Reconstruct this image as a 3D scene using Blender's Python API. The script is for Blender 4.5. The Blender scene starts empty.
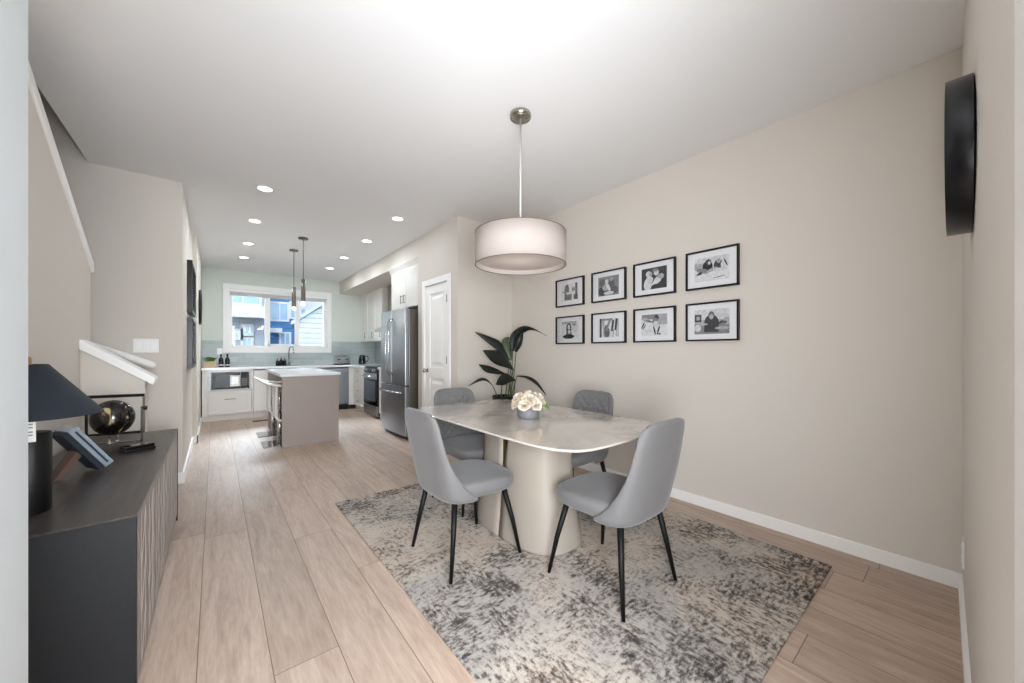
import bpy, bmesh, math, random
from mathutils import Vector, Matrix
random.seed(7)
PI = math.pi
scene = bpy.context.scene
COL = scene.collection

# ------------------------------------------------------------------ helpers
def lin(h):
    h = h.lstrip('#')
    out = []
    for i in (0, 2, 4):
        c = int(h[i:i+2], 16) / 255
        out.append(c/12.92 if c <= .04045 else ((c+.055)/1.055)**2.4)
    return (*out, 1)

def tag(o, label=None, cat=None, group=None, kind=None):
    if label: o['label'] = label
    if cat: o['category'] = cat
    if group: o['group'] = group
    if kind: o['kind'] = kind
    return o

def thing(name, label, cat, loc=(0, 0, 0), rz=0, group=None):
    o = bpy.data.objects.new(name, None)
    COL.objects.link(o)
    o.location = loc
    o.rotation_euler = (0, 0, rz)
    o.empty_display_size = .05
    return tag(o, label, cat, group)

def dup(root, loc, rz, label, group=None):
    r = root.copy(); COL.objects.link(r)
    r.location = loc; r.rotation_euler = (0, 0, rz); r['label'] = label
    if group: r['group'] = group
    for ch in list(root.children):
        c = ch.copy(); COL.objects.link(c); c.parent = r
        for g in ch.children:
            d = g.copy(); COL.objects.link(d); d.parent = c
    return r

class MB:
    """collects geometry for one mesh object"""
    def __init__(s):
        s.v = []; s.f = []; s.m = []; s.smooth = []
        s.mi = 0; s.sm = False
    def quad_mesh(s, verts, faces, smooth=None):
        b = len(s.v); s.v += [tuple(p) for p in verts]
        for f in faces:
            s.f.append([b+i for i in f]); s.m.append(s.mi); s.smooth.append(s.sm if smooth is None else smooth)
        return s
    def box(s, x0, x1, y0, y1, z0, z1):
        x0, x1 = min(x0, x1), max(x0, x1); y0, y1 = min(y0, y1), max(y0, y1); z0, z1 = min(z0, z1), max(z0, z1)
        v = [(x0,y0,z0),(x1,y0,z0),(x1,y1,z0),(x0,y1,z0),(x0,y0,z1),(x1,y0,z1),(x1,y1,z1),(x0,y1,z1)]
        return s.quad_mesh(v, [(0,3,2,1),(4,5,6,7),(0,1,5,4),(1,2,6,5),(2,3,7,6),(3,0,4,7)], False)
    def prism(s, poly, a, b, axis='z'):
        """poly: 2-D outline, extruded from a to b on the axis"""
        def P(p, q):
            if axis == 'z': return (p[0], p[1], q)
            if axis == 'x': return (q, p[0], p[1])
            return (p[0], q, p[1])
        n = len(poly)
        v = [P(p, a) for p in poly] + [P(p, b) for p in poly]
        f = [tuple(range(n))[::-1], tuple(range(n, 2*n))] + [(i, (i+1) % n, n+(i+1) % n, n+i) for i in range(n)]
        return s.quad_mesh(v, f, False)
    def rings(s, rings, cap0=True, cap1=True, smooth=True, close=True):
        n = len(rings[0]); v = [p for r in rings for p in r]; f = []
        for i in range(len(rings)-1):
            for j in range(n if close else n-1):
                k = (j+1) % n
                f.append((i*n+j, i*n+k, (i+1)*n+k, (i+1)*n+j))
        s.quad_mesh(v, f, smooth)
        b = len(s.v) - len(v)
        if cap0: s.f.append([b+j for j in range(n)][::-1]); s.m.append(s.mi); s.smooth.append(False)
        if cap1: s.f.append([b+(len(rings)-1)*n+j for j in range(n)]); s.m.append(s.mi); s.smooth.append(False)
        return s
    def lathe(s, prof, n=32, c=(0, 0, 0), axis='z', cap0=True, cap1=True, sx=1, sy=1):
        R = []
        for r, h in prof:
            ring = []
            for i in range(n):
                t = 2*PI*i/n; a, b2 = r*math.cos(t)*sx, r*math.sin(t)*sy
                if axis == 'z': ring.append((c[0]+a, c[1]+b2, c[2]+h))
                elif axis == 'x': ring.append((c[0]+h, c[1]+a, c[2]+b2))
                else: ring.append((c[0]+b2, c[1]+h, c[2]+a))
            R.append(ring)
        return s.rings(R, cap0, cap1)
    def cyl(s, r, a, b, c=(0, 0, 0), axis='z', n=24):
        return s.lathe([(r, a), (r, b)], n, c, axis)
    def tube(s, pts, rad, n=10):
        pts = [Vector(p) for p in pts]
        if not isinstance(rad, (list, tuple)): rad = [rad]*len(pts)
        R = []; up = None
        for i, p in enumerate(pts):
            t = (pts[min(i+1, len(pts)-1)] - pts[max(i-1, 0)]).normalized()
            if up is None:
                up = t.orthogonal().normalized()
            else:
                up = (up - t*up.dot(t)).normalized()
            w = t.cross(up)
            R.append([tuple(p + (up*math.cos(2*PI*j/n) + w*math.sin(2*PI*j/n))*rad[i]) for j in range(n)])
        return s.rings(R)
    def build(s, name, mats, parent=None, bevel=0, sub=0, solid=0, kind=None, flat=False):
        me = bpy.data.meshes.new(name)
        me.from_pydata(s.v, [], s.f)
        mats = mats if isinstance(mats, (list, tuple)) else [mats]
        for m in mats: me.materials.append(m)
        me.polygons.foreach_set('material_index', s.m)
        me.polygons.foreach_set('use_smooth', [False if flat else x for x in s.smooth])
        me.validate()
        bm = bmesh.new(); bm.from_mesh(me)
        if not flat: bmesh.ops.recalc_face_normals(bm, faces=bm.faces)
        bm.to_mesh(me); bm.free(); me.update()
        o = bpy.data.objects.new(name, me); COL.objects.link(o)
        if parent: o.parent = parent
        if solid:
            m = o.modifiers.new('s', 'SOLIDIFY'); m.thickness = solid; m.offset = -1
        if bevel:
            m = o.modifiers.new('b', 'BEVEL'); m.width = bevel; m.segments = 2; m.limit_method = 'ANGLE'; m.angle_limit = .6
            m.harden_normals = False
        if sub:
            m = o.modifiers.new('u', 'SUBSURF'); m.levels = sub; m.render_levels = sub
        if kind: o['kind'] = kind
        return o

def struct(name, mb, mat, parent=None, **k):
    o = mb.build(name, mat, parent, **k)
    if not parent: o['kind'] = 'structure'
    return o

# ------------------------------------------------------------------ materials
M = {}
def mat(name, col, rough=.5, metal=0, bump=0, bscale=60, vary=0, vscale=4, spec=None, emit=None, estr=0, sheen=0, coat=0, trans=0, stretch=None, ior=None):
    m = bpy.data.materials.new(name); m.use_nodes = True
    nt = m.node_tree; p = nt.nodes['Principled BSDF']
    c = lin(col) if isinstance(col, str) else (*col, 1)
    p.inputs['Base Color'].default_value = c
    p.inputs['Roughness'].default_value = rough
    p.inputs['Metallic'].default_value = metal
    if spec is not None: p.inputs['Specular IOR Level'].default_value = spec
    if ior: p.inputs['IOR'].default_value = ior
    if sheen:
        p.inputs['Sheen Weight'].default_value = sheen; p.inputs['Sheen Roughness'].default_value = .4
    if coat:
        p.inputs['Coat Weight'].default_value = coat; p.inputs['Coat Roughness'].default_value = .05
    if trans: p.inputs['Transmission Weight'].default_value = trans
    if emit:
        p.inputs['Emission Color'].default_value = lin(emit); p.inputs['Emission Strength'].default_value = estr
    tc = nt.nodes.new('ShaderNodeTexCoord')
    mp = nt.nodes.new('ShaderNodeMapping')
    if stretch: mp.inputs['Scale'].default_value = stretch
    nt.links.new(tc.outputs['Object'], mp.inputs['Vector'])
    if vary:
        n = nt.nodes.new('ShaderNodeTexNoise'); n.inputs['Scale'].default_value = vscale; n.inputs['Detail'].default_value = 5
        nt.links.new(mp.outputs[0], n.inputs['Vector'])
        mx = nt.nodes.new('ShaderNodeMix'); mx.data_type = 'RGBA'
        mx.inputs['A'].default_value = tuple(min(1, x*(1-vary)) for x in c[:3]) + (1,)
        mx.inputs['B'].default_value = tuple(min(1, x*(1+vary)) for x in c[:3]) + (1,)
        nt.links.new(n.outputs['Fac'], mx.inputs['Factor']); nt.links.new(mx.outputs['Result'], p.inputs['Base Color'])
    if bump:
        n2 = nt.nodes.new('ShaderNodeTexNoise'); n2.inputs['Scale'].default_value = bscale; n2.inputs['Detail'].default_value = 4
        nt.links.new(mp.outputs[0], n2.inputs['Vector'])
        b = nt.nodes.new('ShaderNodeBump'); b.inputs['Strength'].default_value = bump; b.inputs['Distance'].default_value = .005
        nt.links.new(n2.outputs['Fac'], b.inputs['Height']); nt.links.new(b.outputs[0], p.inputs['Normal'])
    M[name] = m
    return m

mat('wall', '#d7d0c7', .75, bump=.06, bscale=180)
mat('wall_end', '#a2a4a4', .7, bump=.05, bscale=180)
mat('ceiling', '#e8e8e8', .85, bump=.08, bscale=120)
mat('trim', '#f4f3f1', .4)
mat('cabinet', '#dedbd6', .4, vary=.02)
mat('island', '#a1958f', .45, vary=.03, vscale=3)
mat('counter', '#f2f4f7', .12, vary=.04, vscale=9)
mat('steel', '#989ca2', .34, 1, vary=.08, vscale=3, stretch=(1, 1, 30))
mat('darksteel', '#6d6660', .35, .7)
mat('chrome', '#c4c6c8', .12, 1)
mat('nickel', '#b4b0a8', .25, 1)
mat('brass', '#a08350', .3, 1)
mat('black', '#060607', .45, spec=.35)
mat('legblack', '#08080a', .55, spec=.25)
mat('blackgloss', '#050506', .08)
mat('blackmetal', '#15151a', .3, .3)
mat('hoodmat', '#6f6256', .4, .3)
mat('velvet', '#6a6868', .8, sheen=.25, vary=.10, vscale=7, bump=.12, bscale=300)
mat('tablebase', '#a0968b', .38, vary=.03, vscale=2)
mat('navy', '#141b27', .75, bump=.25, bscale=400, vary=.12, vscale=40)
mat('pot', '#717275', .55, bump=.15, bscale=120)
mat('petal', '#d6c8b6', .6, vary=.05, vscale=20)
mat('leafgreen', '#5f8a2e', .5, vary=.2, vscale=20)
mat('plantleaf', '#0d150e', .5, vary=.35, vscale=6, stretch=(1, 1, 1))
mat('plantleaflight', '#46563a', .4, vary=.25, vscale=6)
mat('stem', '#4c5a38', .5)
mat('soil', '#15110f', .9, bump=.6, bscale=80)
mat('basket', '#c9b295', .7, bump=.5, bscale=160)
mat('plate', '#efefee', .35)
mat('white', '#f3f3f3', .35)
mat('whiteleather', '#f1eeea', .4)
mat('matboard', '#eeedef', .7)
mat('trimreflect', '#c7cbd0', .2, vary=.5, vscale=26)  # mottled tone puts reflections into the niche trim colour
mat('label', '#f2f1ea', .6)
mat('labelgrey', '#8b98a0', .6)
mat('inlay', '#b0a7a1', .45, .1)
mat('conebrown', '#5a4238', .5)
mat('slot', '#26303c', .3)
mat('frameedge', '#a9b4c2', .25, .5)
mat('exwhite', '#b9c1c8', .8)
mat('exgrey', '#8d9aa8', .8)
mat('exglass', '#7fa4c4', .1)
mat('exground', '#9a9a98', .9, vary=.1)
mat('bulb', '#ffffff', .4, emit='#fff1e6', estr=2)
mat('canlens', '#ffffff', .4, emit='#fff9f0', estr=5)
mat('rodmetal', '#d2d0cc', .35, .4)
mat('screw', '#9a9a9a', .3, 1)

def nodes(name):
    m = bpy.data.materials.new(name); m.use_nodes = True; M[name] = m
    nt = m.node_tree
    return m, nt, nt.nodes['Principled BSDF']
def N(nt, t, **k):
    n = nt.nodes.new('ShaderNode'+t)
    for a, b in k.items():
        if a in n.inputs: n.inputs[a].default_value = b
        else: setattr(n, a, b)
    return n
def math_(nt, op, a, b=None):
    n = nt.nodes.new('ShaderNodeMath'); n.operation = op
    for i, x in enumerate((a, b)):
        if x is None: continue
        if isinstance(x, (int, float)): n.inputs[i].default_value = x
        else: nt.links.new(x, n.inputs[i])
    return n.outputs[0]
def mixc(nt, fac, a, b, blend='MIX'):
    n = nt.nodes.new('ShaderNodeMix'); n.data_type = 'RGBA'; n.blend_type = blend
    for key, x in (('Factor', fac), ('A', a), ('B', b)):
        if isinstance(x, (int, float)): n.inputs[key].default_value = x
        elif isinstance(x, tuple): n.inputs[key].default_value = x
        else: nt.links.new(x, n.inputs[key])
    return n.outputs['Result']
def ramp(nt, fac, stops):
    n = nt.nodes.new('ShaderNodeValToRGB'); e = n.color_ramp.elements
    while len(e) > 1: e.remove(e[-1])
    e[0].position = stops[0][0]; e[0].color = stops[0][1]
    for p, c in stops[1:]:
        x = e.new(p); x.color = c
    nt.links.new(fac, n.inputs[0]); return n.outputs[0]
G = lambda v: (v, v, v, 1)

# oak plank floor, planks run along Y, .2225 m wide
def mk_floor():
    m, nt, p = nodes('floor')
    L = nt.links.new
    tc = N(nt, 'TexCoord'); sp = N(nt, 'SeparateXYZ'); L(tc.outputs['Object'], sp.inputs[0])
    W = .2225
    xs = math_(nt, 'DIVIDE', math_(nt, 'ADD', sp.outputs[0], .053), W)
    row = math_(nt, 'FLOOR', xs); fx = math_(nt, 'FRACT', xs)
    wn = N(nt, 'TexWhiteNoise', noise_dimensions='1D'); L(row, wn.inputs['W'])
    ys = math_(nt, 'ADD', math_(nt, 'DIVIDE', sp.outputs[1], 1.75), math_(nt, 'MULTIPLY', wn.outputs['Value'], 7.3))
    seg = math_(nt, 'FLOOR', ys); fy = math_(nt, 'FRACT', ys)
    cid = N(nt, 'CombineXYZ'); L(row, cid.inputs[0]); L(seg, cid.inputs[1])
    w2 = N(nt, 'TexWhiteNoise', noise_dimensions='3D'); L(cid.outputs[0], w2.inputs['Vector'])
    # distance to joints in metres
    dx = math_(nt, 'MULTIPLY', math_(nt, 'MINIMUM', fx, math_(nt, 'SUBTRACT', 1, fx)), W)
    dy = math_(nt, 'MULTIPLY', math_(nt, 'MINIMUM', fy, math_(nt, 'SUBTRACT', 1, fy)), 1.75)
    dj = math_(nt, 'MINIMUM', dx, dy)
    gap = math_(nt, 'LESS_THAN', dj, .0016)
    # grain
    off = N(nt, 'VectorMath', operation='MULTIPLY_ADD'); L(w2.outputs['Color'], off.inputs[0]); off.inputs[1].default_value = (30, 30, 0); 
    sc = N(nt, 'VectorMath', operation='MULTIPLY'); L(tc.outputs['Object'], sc.inputs[0]); sc.inputs[1].default_value = (9, .9, 1); L(sc.outputs[0], off.inputs[2])
    n1 = N(nt, 'TexNoise', Scale=1.6, Detail=8, Roughness=.62, Distortion=1.2); L(off.outputs[0], n1.inputs['Vector'])
    n2 = N(nt, 'TexNoise', Scale=9, Detail=6, Roughness=.7, Distortion=.4); L(off.outputs[0], n2.inputs['Vector'])
    sp2 = N(nt, 'TexNoise', Scale=.8, Detail=3, Distortion=2.0); L(off.outputs[0], sp2.inputs['Vector'])
    c1 = ramp(nt, n1.outputs['Fac'], [(.28, lin('#927867')), (.5, lin('#ac9483')), (.75, lin('#c1ad9d'))])
    c2 = mixc(nt, .25, c1, ramp(nt, n2.outputs['Fac'], [(.3, lin('#967d69')), (.6, lin('#d0bfb0'))]))
    knot = ramp(nt, sp2.outputs['Fac'], [(.66, G(0)), (.76, G(1))])
    c3 = mixc(nt, math_(nt, 'MULTIPLY', knot, .35), c2, lin('#8a6f5c'))
    tone = N(nt, 'MapRange'); L(w2.outputs['Value'], tone.inputs[0]); tone.inputs[3].default_value = .86; tone.inputs[4].default_value = 1.08
    hs = N(nt, 'HueSaturation'); L(c3, hs.inputs['Color']); L(tone.outputs[0], hs.inputs['Value'])
    c4 = mixc(nt, gap, hs.outputs[0], lin('#6f5a4b'))
    L(c4, p.inputs['Base Color'])
    rr = N(nt, 'MapRange'); L(n1.outputs['Fac'], rr.inputs[0]); rr.inputs[3].default_value = .36; rr.inputs[4].default_value = .50
    L(rr.outputs[0], p.inputs['Roughness'])
    hgt = math_(nt, 'ADD', math_(nt, 'MULTIPLY', n2.outputs['Fac'], .25), math_(nt, 'MINIMUM', math_(nt, 'MULTIPLY', dj, 300), 1))
    b = N(nt, 'Bump', Strength=.25, Distance=.002); L(hgt, b.inputs['Height']); L(b.outputs[0], p.inputs['Normal'])
mk_floor()

def mk_rug():
    m, nt, p = nodes('rug')
    L = nt.links.new
    tc = N(nt, 'TexCoord')
    def noise(scale, vec, det=6, rough=.6, dist=0):
        s = N(nt, 'VectorMath', operation='MULTIPLY'); L(tc.outputs['Object'], s.inputs[0]); s.inputs[1].default_value = vec
        n = N(nt, 'TexNoise', Scale=scale, Detail=det, Roughness=rough, Distortion=dist); L(s.outputs[0], n.inputs['Vector']); return n.outputs['Fac']
    big = noise(1.3, (1, 1, 1), 4, .55, .3)
    big2 = noise(4.5, (1, .8, 1), 4, .6)
    hx = noise(24, (1, 2.4, 1), 4, .75)
    hy = noise(24, (2.4, 1, 1), 4, .75)
    fine = noise(60, (1, 1, 1), 3, .7)
    sel = noise(3.6, (1, 1, 1), 3)
    h = mixc(nt, ramp(nt, sel, [(.42, G(0)), (.58, G(1))]), hx, hy)
    # woven block structure
    sp = N(nt, 'SeparateXYZ'); L(tc.outputs['Object'], sp.inputs[0])
    cb = N(nt, 'CombineXYZ'); L(math_(nt, 'FLOOR', math_(nt, 'MULTIPLY', sp.outputs[0], 6)), cb.inputs[0]); L(math_(nt, 'FLOOR', math_(nt, 'MULTIPLY', sp.outputs[1], 5)), cb.inputs[1])
    wn = N(nt, 'TexWhiteNoise', noise_dimensions='3D'); L(cb.outputs[0], wn.inputs['Vector'])
    a = math_(nt, 'ADD', math_(nt, 'MULTIPLY', h, 1.5), math_(nt, 'MULTIPLY', big, .62))
    a = math_(nt, 'ADD', a, math_(nt, 'MULTIPLY', fine, .55))
    a = math_(nt, 'ADD', a, math_(nt, 'MULTIPLY', big2, .6))
    a = math_(nt, 'ADD', a, math_(nt, 'MULTIPLY', wn.outputs['Value'], .10))
    a = math_(nt, 'DIVIDE', a, 3.31)
    base = ramp(nt, a, [(.408, lin('#433f3d')), (.458, lin('#6f6864')), (.490, lin('#a0978f')), (.518, lin('#bdb4ab')), (.64, lin('#cfc7be'))])
    warm = noise(1.9, (1, 1, 1), 3, .5, .5)
    tint = ramp(nt, warm, [(.40, lin('#dfe1e3')), (.52, lin('#f6f3f0')), (.68, lin('#f3e8df'))])
    c = mixc(nt, 1.0, base, tint, 'MULTIPLY')
    L(c, p.inputs['Base Color']); p.inputs['Roughness'].default_value = .95; p.inputs['Specular IOR Level'].default_value = .1
    b = N(nt, 'Bump', Strength=.5, Distance=.004); L(math_(nt, 'ADD', fine, h), b.inputs['Height']); L(b.outputs[0], p.inputs['Normal'])
mk_rug()

def mk_marble():
    m, nt, p = nodes('marble')
    L = nt.links.new
    tc = N(nt, 'TexCoord')
    n0 = N(nt, 'TexNoise', Scale=1.7, Detail=5, Roughness=.6, Distortion=1.2); L(tc.outputs['Object'], n0.inputs['Vector'])
    n1 = N(nt, 'TexNoise', Scale=3.2, Detail=9, Roughness=.7, Distortion=2.4); L(tc.outputs['Object'], n1.inputs['Vector'])
    n2 = N(nt, 'TexNoise', Scale=.9, Detail=3, Roughness=.5, Distortion=.6); L(tc.outputs['Object'], n2.inputs['Vector'])
    vein = ramp(nt, n1.outputs['Fac'], [(.42, G(0)), (.485, G(1)), (.50, G(.3)), (.58, G(0))])
    area = ramp(nt, n2.outputs['Fac'], [(.46, G(0.08)), (.56, G(1))])
    c = ramp(nt, n0.outputs['Fac'], [(.3, lin('#b3a99f')), (.5, lin('#c2b9b1')), (.7, lin('#d0c8c1'))])
    v = math_(nt, 'MULTIPLY', math_(nt, 'MULTIPLY', vein, area), .95)
    c = mixc(nt, v, c, lin('#75665c'))
    L(c, p.inputs['Base Color']); p.inputs['Roughness'].default_value = .10; p.inputs['Coat Weight'].default_value = .3
mk_marble()

def mk_darkwood(name, ca, cb, rough, vec=(14, 1.2, 14)):
    m, nt, p = nodes(name)
    L = nt.links.new
    tc = N(nt, 'TexCoord')
    s = N(nt, 'VectorMath', operation='MULTIPLY'); L(tc.outputs['Object'], s.inputs[0]); s.inputs[1].default_value = vec
    n = N(nt, 'TexNoise', Scale=2.5, Detail=8, Roughness=.65, Distortion=.8); L(s.outputs[0], n.inputs['Vector'])
    c = ramp(nt, n.outputs['Fac'], [(.35, lin(ca)), (.65, lin(cb))])
    L(c, p.inputs['Base Color']); p.inputs['Roughness'].default_value = rough
    b = N(nt, 'Bump', Strength=.25, Distance=.002); L(n.outputs['Fac'], b.inputs['Height']); L(b.outputs[0], p.inputs['Normal'])
mk_darkwood('darkwood', '#2a2625', '#48413e', .34)
mk_darkwood('blackwood', '#040508', '#080a0e', .6)
mk_darkwood('doorwood', '#7c716b', '#9a8f88', .45, (8, 8, 1.2))

def mk_glass(name, tint=(1, 1, 1, 1), refl=1.0):
    m = bpy.data.materials.new(name); m.use_nodes = True; nt = m.node_tree; M[name] = m
    nt.nodes.remove(nt.nodes['Principled BSDF'])
    out = nt.nodes['Material Output']
    t = N(nt, 'BsdfTransparent'); t.inputs[0].default_value = tint
    g = N(nt, 'BsdfGlossy'); g.inputs['Roughness'].default_value = .02
    fr = N(nt, 'Fresnel'); fr.inputs[0].default_value = 1.45
    mx = N(nt, 'MixShader')
    nt.links.new(math_(nt, 'MULTIPLY', fr.outputs[0], refl), mx.inputs[0])
    nt.links.new(t.outputs[0], mx.inputs[1]); nt.links.new(g.outputs[0], mx.inputs[2]); nt.links.new(mx.outputs[0], out.inputs[0])
mk_glass('glass'); mk_glass('frameglass', refl=.35)

def mk_tile():
    m, nt, p = nodes('tile')
    L = nt.links.new
    tc = N(nt, 'TexCoord'); sp = N(nt, 'SeparateXYZ'); L(tc.outputs['Object'], sp.inputs[0])
    cb = N(nt, 'CombineXYZ'); L(math_(nt, 'ADD', sp.outputs[0], sp.outputs[1]), cb.inputs[0]); L(sp.outputs[2], cb.inputs[1])
    br = N(nt, 'TexBrick'); L(cb.outputs[0], br.inputs['Vector'])
    br.inputs['Color1'].default_value = lin('#a3adad'); br.inputs['Color2'].default_value = lin('#b4bdbc'); br.inputs['Mortar'].default_value = lin('#c5cac9')
    br.inputs['Scale'].default_value = 1; br.inputs['Brick Width'].default_value = .30; br.inputs['Row Height'].default_value = .078
    br.inputs['Mortar Size'].default_value = .002
    L(br.outputs['Color'], p.inputs['Base Color']); p.inputs['Roughness'].default_value = .4
mk_tile()

def mk_siding(name, col, pitch):
    m, nt, p = nodes(name)
    L = nt.links.new
    tc = N(nt, 'TexCoord'); sp = N(nt, 'SeparateXYZ'); L(tc.outputs['Object'], sp.inputs[0])
    f = math_(nt, 'FRACT', math_(nt, 'DIVIDE', sp.outputs[2], pitch))
    b = N(nt, 'Bump', Strength=1, Distance=.05); L(f, b.inputs['Height']); L(b.outputs[0], p.inputs['Normal'])
    g = math_(nt, 'LESS_THAN', f, .14)
    L(mixc(nt, g, lin(col), tuple(x*.55 for x in lin(col)[:3])+(1,)), p.inputs['Base Color']); p.inputs['Roughness'].default_value = .8
mk_siding('sidingwhite', '#aab3ba', .16); mk_siding('sidingblue', '#3f78ad', .2)

def mk_shade():
    m, nt, p = nodes('lampshade')
    L = nt.links.new
    out = nt.nodes['Material Output']
    p.inputs['Base Color'].default_value = lin('#b9aea8'); p.inputs['Roughness'].default_value = .9
    tr = N(nt, 'BsdfTranslucent'); tr.inputs[0].default_value = lin('#f7ece2')
    mx = N(nt, 'MixShader'); mx.inputs[0].default_value = .11
    L(p.outputs[0], mx.inputs[1]); L(tr.outputs[0], mx.inputs[2]); L(mx.outputs[0], out.inputs[0])
    tc = N(nt, 'TexCoord'); w = N(nt, 'TexNoise', Scale=300); L(tc.outputs['Object'], w.inputs['Vector'])
    b = N(nt, 'Bump', Strength=.1, Distance=.001); L(w.outputs['Fac'], b.inputs['Height']); L(b.outputs[0], p.inputs['Normal'])
mk_shade()

def mk_marbled():
    m, nt, p = nodes('blackmarbled')
    L = nt.links.new
    tc = N(nt, 'TexCoord'); n = N(nt, 'TexNoise', Scale=6, Detail=6, Roughness=.6, Distortion=1.5); L(tc.outputs['Object'], n.inputs['Vector'])
    L(ramp(nt, n.outputs['Fac'], [(.50, lin('#0a0908')), (.58, lin('#3a3026')), (.62, lin('#c8b48c')), (.68, lin('#6a5840')), (.75, lin('#15120f'))]), p.inputs['Base Color'])
    p.inputs['Roughness'].default_value = .12
mk_marbled()
for i, g in enumerate((.012, .05, .12, .24, .42, .65, .85)):
    mat('grey%d' % i, (g, g, g*1.04), .5, vary=.45, vscale=55)
GREYS = ['grey%d' % i for i in range(7)]

# ------------------------------------------------------------------ room shell
CH = 2.74
XR = 2.93      # long right wall
XK = -.23      # corridor wall
YB = 8.70      # kitchen end wall
YG = 4.49      # wall behind the stairs
struct('floor', MB().box(-2.3, 3.1, -5.2, 8.95, -.12, 0), M['floor'])
c = MB()
c.box(-.8, 3.1, -5.2, 8.95, CH, CH+.28)
c.box(-2.3, -.8, -5.2, 1.0, CH, CH+.28)
c.box(-2.3, -.8, YG+.12, 8.95, CH, CH+.28)
struct('ceiling', c, M['ceiling'])
struct('wall_right', MB().box(XR, XR+.15, -.02, 8.9, 0, CH), M['wall'])
# near end wall, a touch off square
w = MB(); w.prism([(.817, -.043), (XR, .002), (XR+.15, .002), (XR+.15, -.30), (.817, -.30)], 0, CH)
struct('wall_near', w, M['wall'])
struct('trim_1', MB().box(.60, .817, -.32, -.0425, 0, CH), M['trim'], bevel=.003)
struct('wall_entry', MB().box(-2.2, -.2455, .86, 1.0, 0, CH), M['wall_end'], bevel=.003)
# living room behind the camera
struct('wall_living_right', MB().box(XR, XR+.15, -5.1, -.30, 0, CH), M['wall'])
r = MB(); r.box(-2.35, -2.2, -5.1, -3.9, 0, CH); r.box(-2.35, -2.2, -1.3, 8.9, 0, 5.2); r.box(-2.35, -2.2, -3.9, -1.3, 0, .55); r.box(-2.35, -2.2, -3.9, -1.3, 2.35, CH)
struct('wall_far_left', r, M['wall'])
r = MB(); r.box(-2.35, -1.5, -5.2, -5.05, 0, CH); r.box(2.2, 3.08, -5.2, -5.05, 0, CH); r.box(-1.5, 2.2, -5.2, -5.05, 0, .25); r.box(-1.5, 2.2, -5.2, -5.05, 2.5, CH)
struct('wall_rear', r, M['wall'])
# wall behind the stairs, reaches up through the stair opening
g = MB(); g.box(-2.2, -.8, YG, YG+.12, 0, 5.2); g.box(-.8, XK, YG, YG+.12, 0, CH); 
struct('wall_stairs_end', g, M['wall'])
struct('wall_stairwell', MB().box(-.8, -.68, 1.0, YG+.12, CH+.28, 5.2), M['wall'])
struct('wall_stairwell_near', MB().box(-2.2, -.68, .88, 1.0, CH+.28, 5.2), M['wall'])
struct('ceiling_stairwell', MB().box(-2.35, -.68, 1.0, YG+.12, 5.2, 5.3), M['ceiling'])
struct('wall_corridor', MB().box(XK-.12, XK, YG+.12, 6.35, 0, CH), M['wall'])
struct('wall_left', MB().box(XK-.12, -.185, 6.35, YB, 0, CH), M['wall'])
# stair guard wall: sloped top, white cap
sl = .645
def gz(y): return 1.83 + sl*(3.99-y)
ytop = 3.99-(CH-1.83)/sl
g = MB(); g.prism([(1.0, 0), (3.99, 0), (3.99, gz(3.99)-.03), (ytop-.045, CH), (1.0, CH)], -.80, -.70, 'x')
struct('wall_stair_guard', g, M['wall'])
g = MB(); g.prism([(4.005, gz(4.005)-.045), (4.005, gz(4.005)+.02), (ytop-.05, CH+.0), (ytop-.155, CH)], -.815, -.685, 'x')
struct('trim_2', g, M['trim'], bevel=.004)
# low stringer wall at the foot of the stairs
g = MB(); g.prism([(-.70, 0), (-.392, 0), (-.392, 1.0), (-.70, 1.225)], 3.72, 3.84, 'y')
struct('wall_stair_foot', g, M['wall'])
g = MB(); g.prism([(-.70, 1.215), (-.345, .957), (-.335, 1.0), (-.345, 1.018), (-.70, 1.282)], 3.685, 3.875, 'y')
struct('trim_3', g, M['trim'], bevel=.004)
g = MB(); g.tube([(-1.5, 4.41, 1.62), (-.82, 4.41, 1.27), (-.43, 4.41, 1.085), (-.40, 4.41, 1.07)], [.032, .032, .032, .018], 12)
hr = thing('handrail', 'white rounded handrail on the grey wall beyond the low stair wall', 'handrail', (0, 0, 0))
g.build('rail', M['trim'], hr)
for bx0, bz0 in ((-.62, 1.13), (-1.3, 1.48)): MB().box(bx0, bx0+.02, 4.41, YG, bz0, bz0+.02).build('bracket', M['trim'], hr)
# stair treads (mostly hidden behind the low wall)
st = MB()
for i in range(4):
    st.box(-.42-.25*(i+1), -.42-.25*i, 3.84, YG, 0, .19*(i+1))
struct('trim_4', st, M['doorwood'])
# pantry block and bulkhead
XP = 2.14
p_ = MB()
p_.box(XP, XR, 3.62, 3.77, 0, CH); p_.box(XP, XP+.12, 4.51, 4.66, 0, CH); p_.box(XP, XP+.12, 3.77, 4.51, 2.12, CH); p_.box(XP+.12, XR, 4.56, 4.66, 0, CH)
struct('wall_pantry', p_, M['wall'])
struct('ceiling_bulkhead', MB().box(XP, XR, 4.66, YB, 2.48, CH), M['wall'])
# kitchen end wall with window hole
WX0, WX1, WZ0, WZ1 = .20, 1.89, 1.26, 2.385
kmat = M['wall']
mat('wallk', '#d4dad2', .75, bump=.05, bscale=180)
k = MB(); k.box(-.35, WX0, YB, YB+.2, 0, CH); k.box(WX1, 3.08, YB, YB+.2, 0, CH); k.box(WX0, WX1, YB, YB+.2, 0, WZ0); k.box(WX0, WX1, YB, YB+.2, WZ1, CH)
struct('wall_kitchen', k, M['wallk'])
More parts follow.
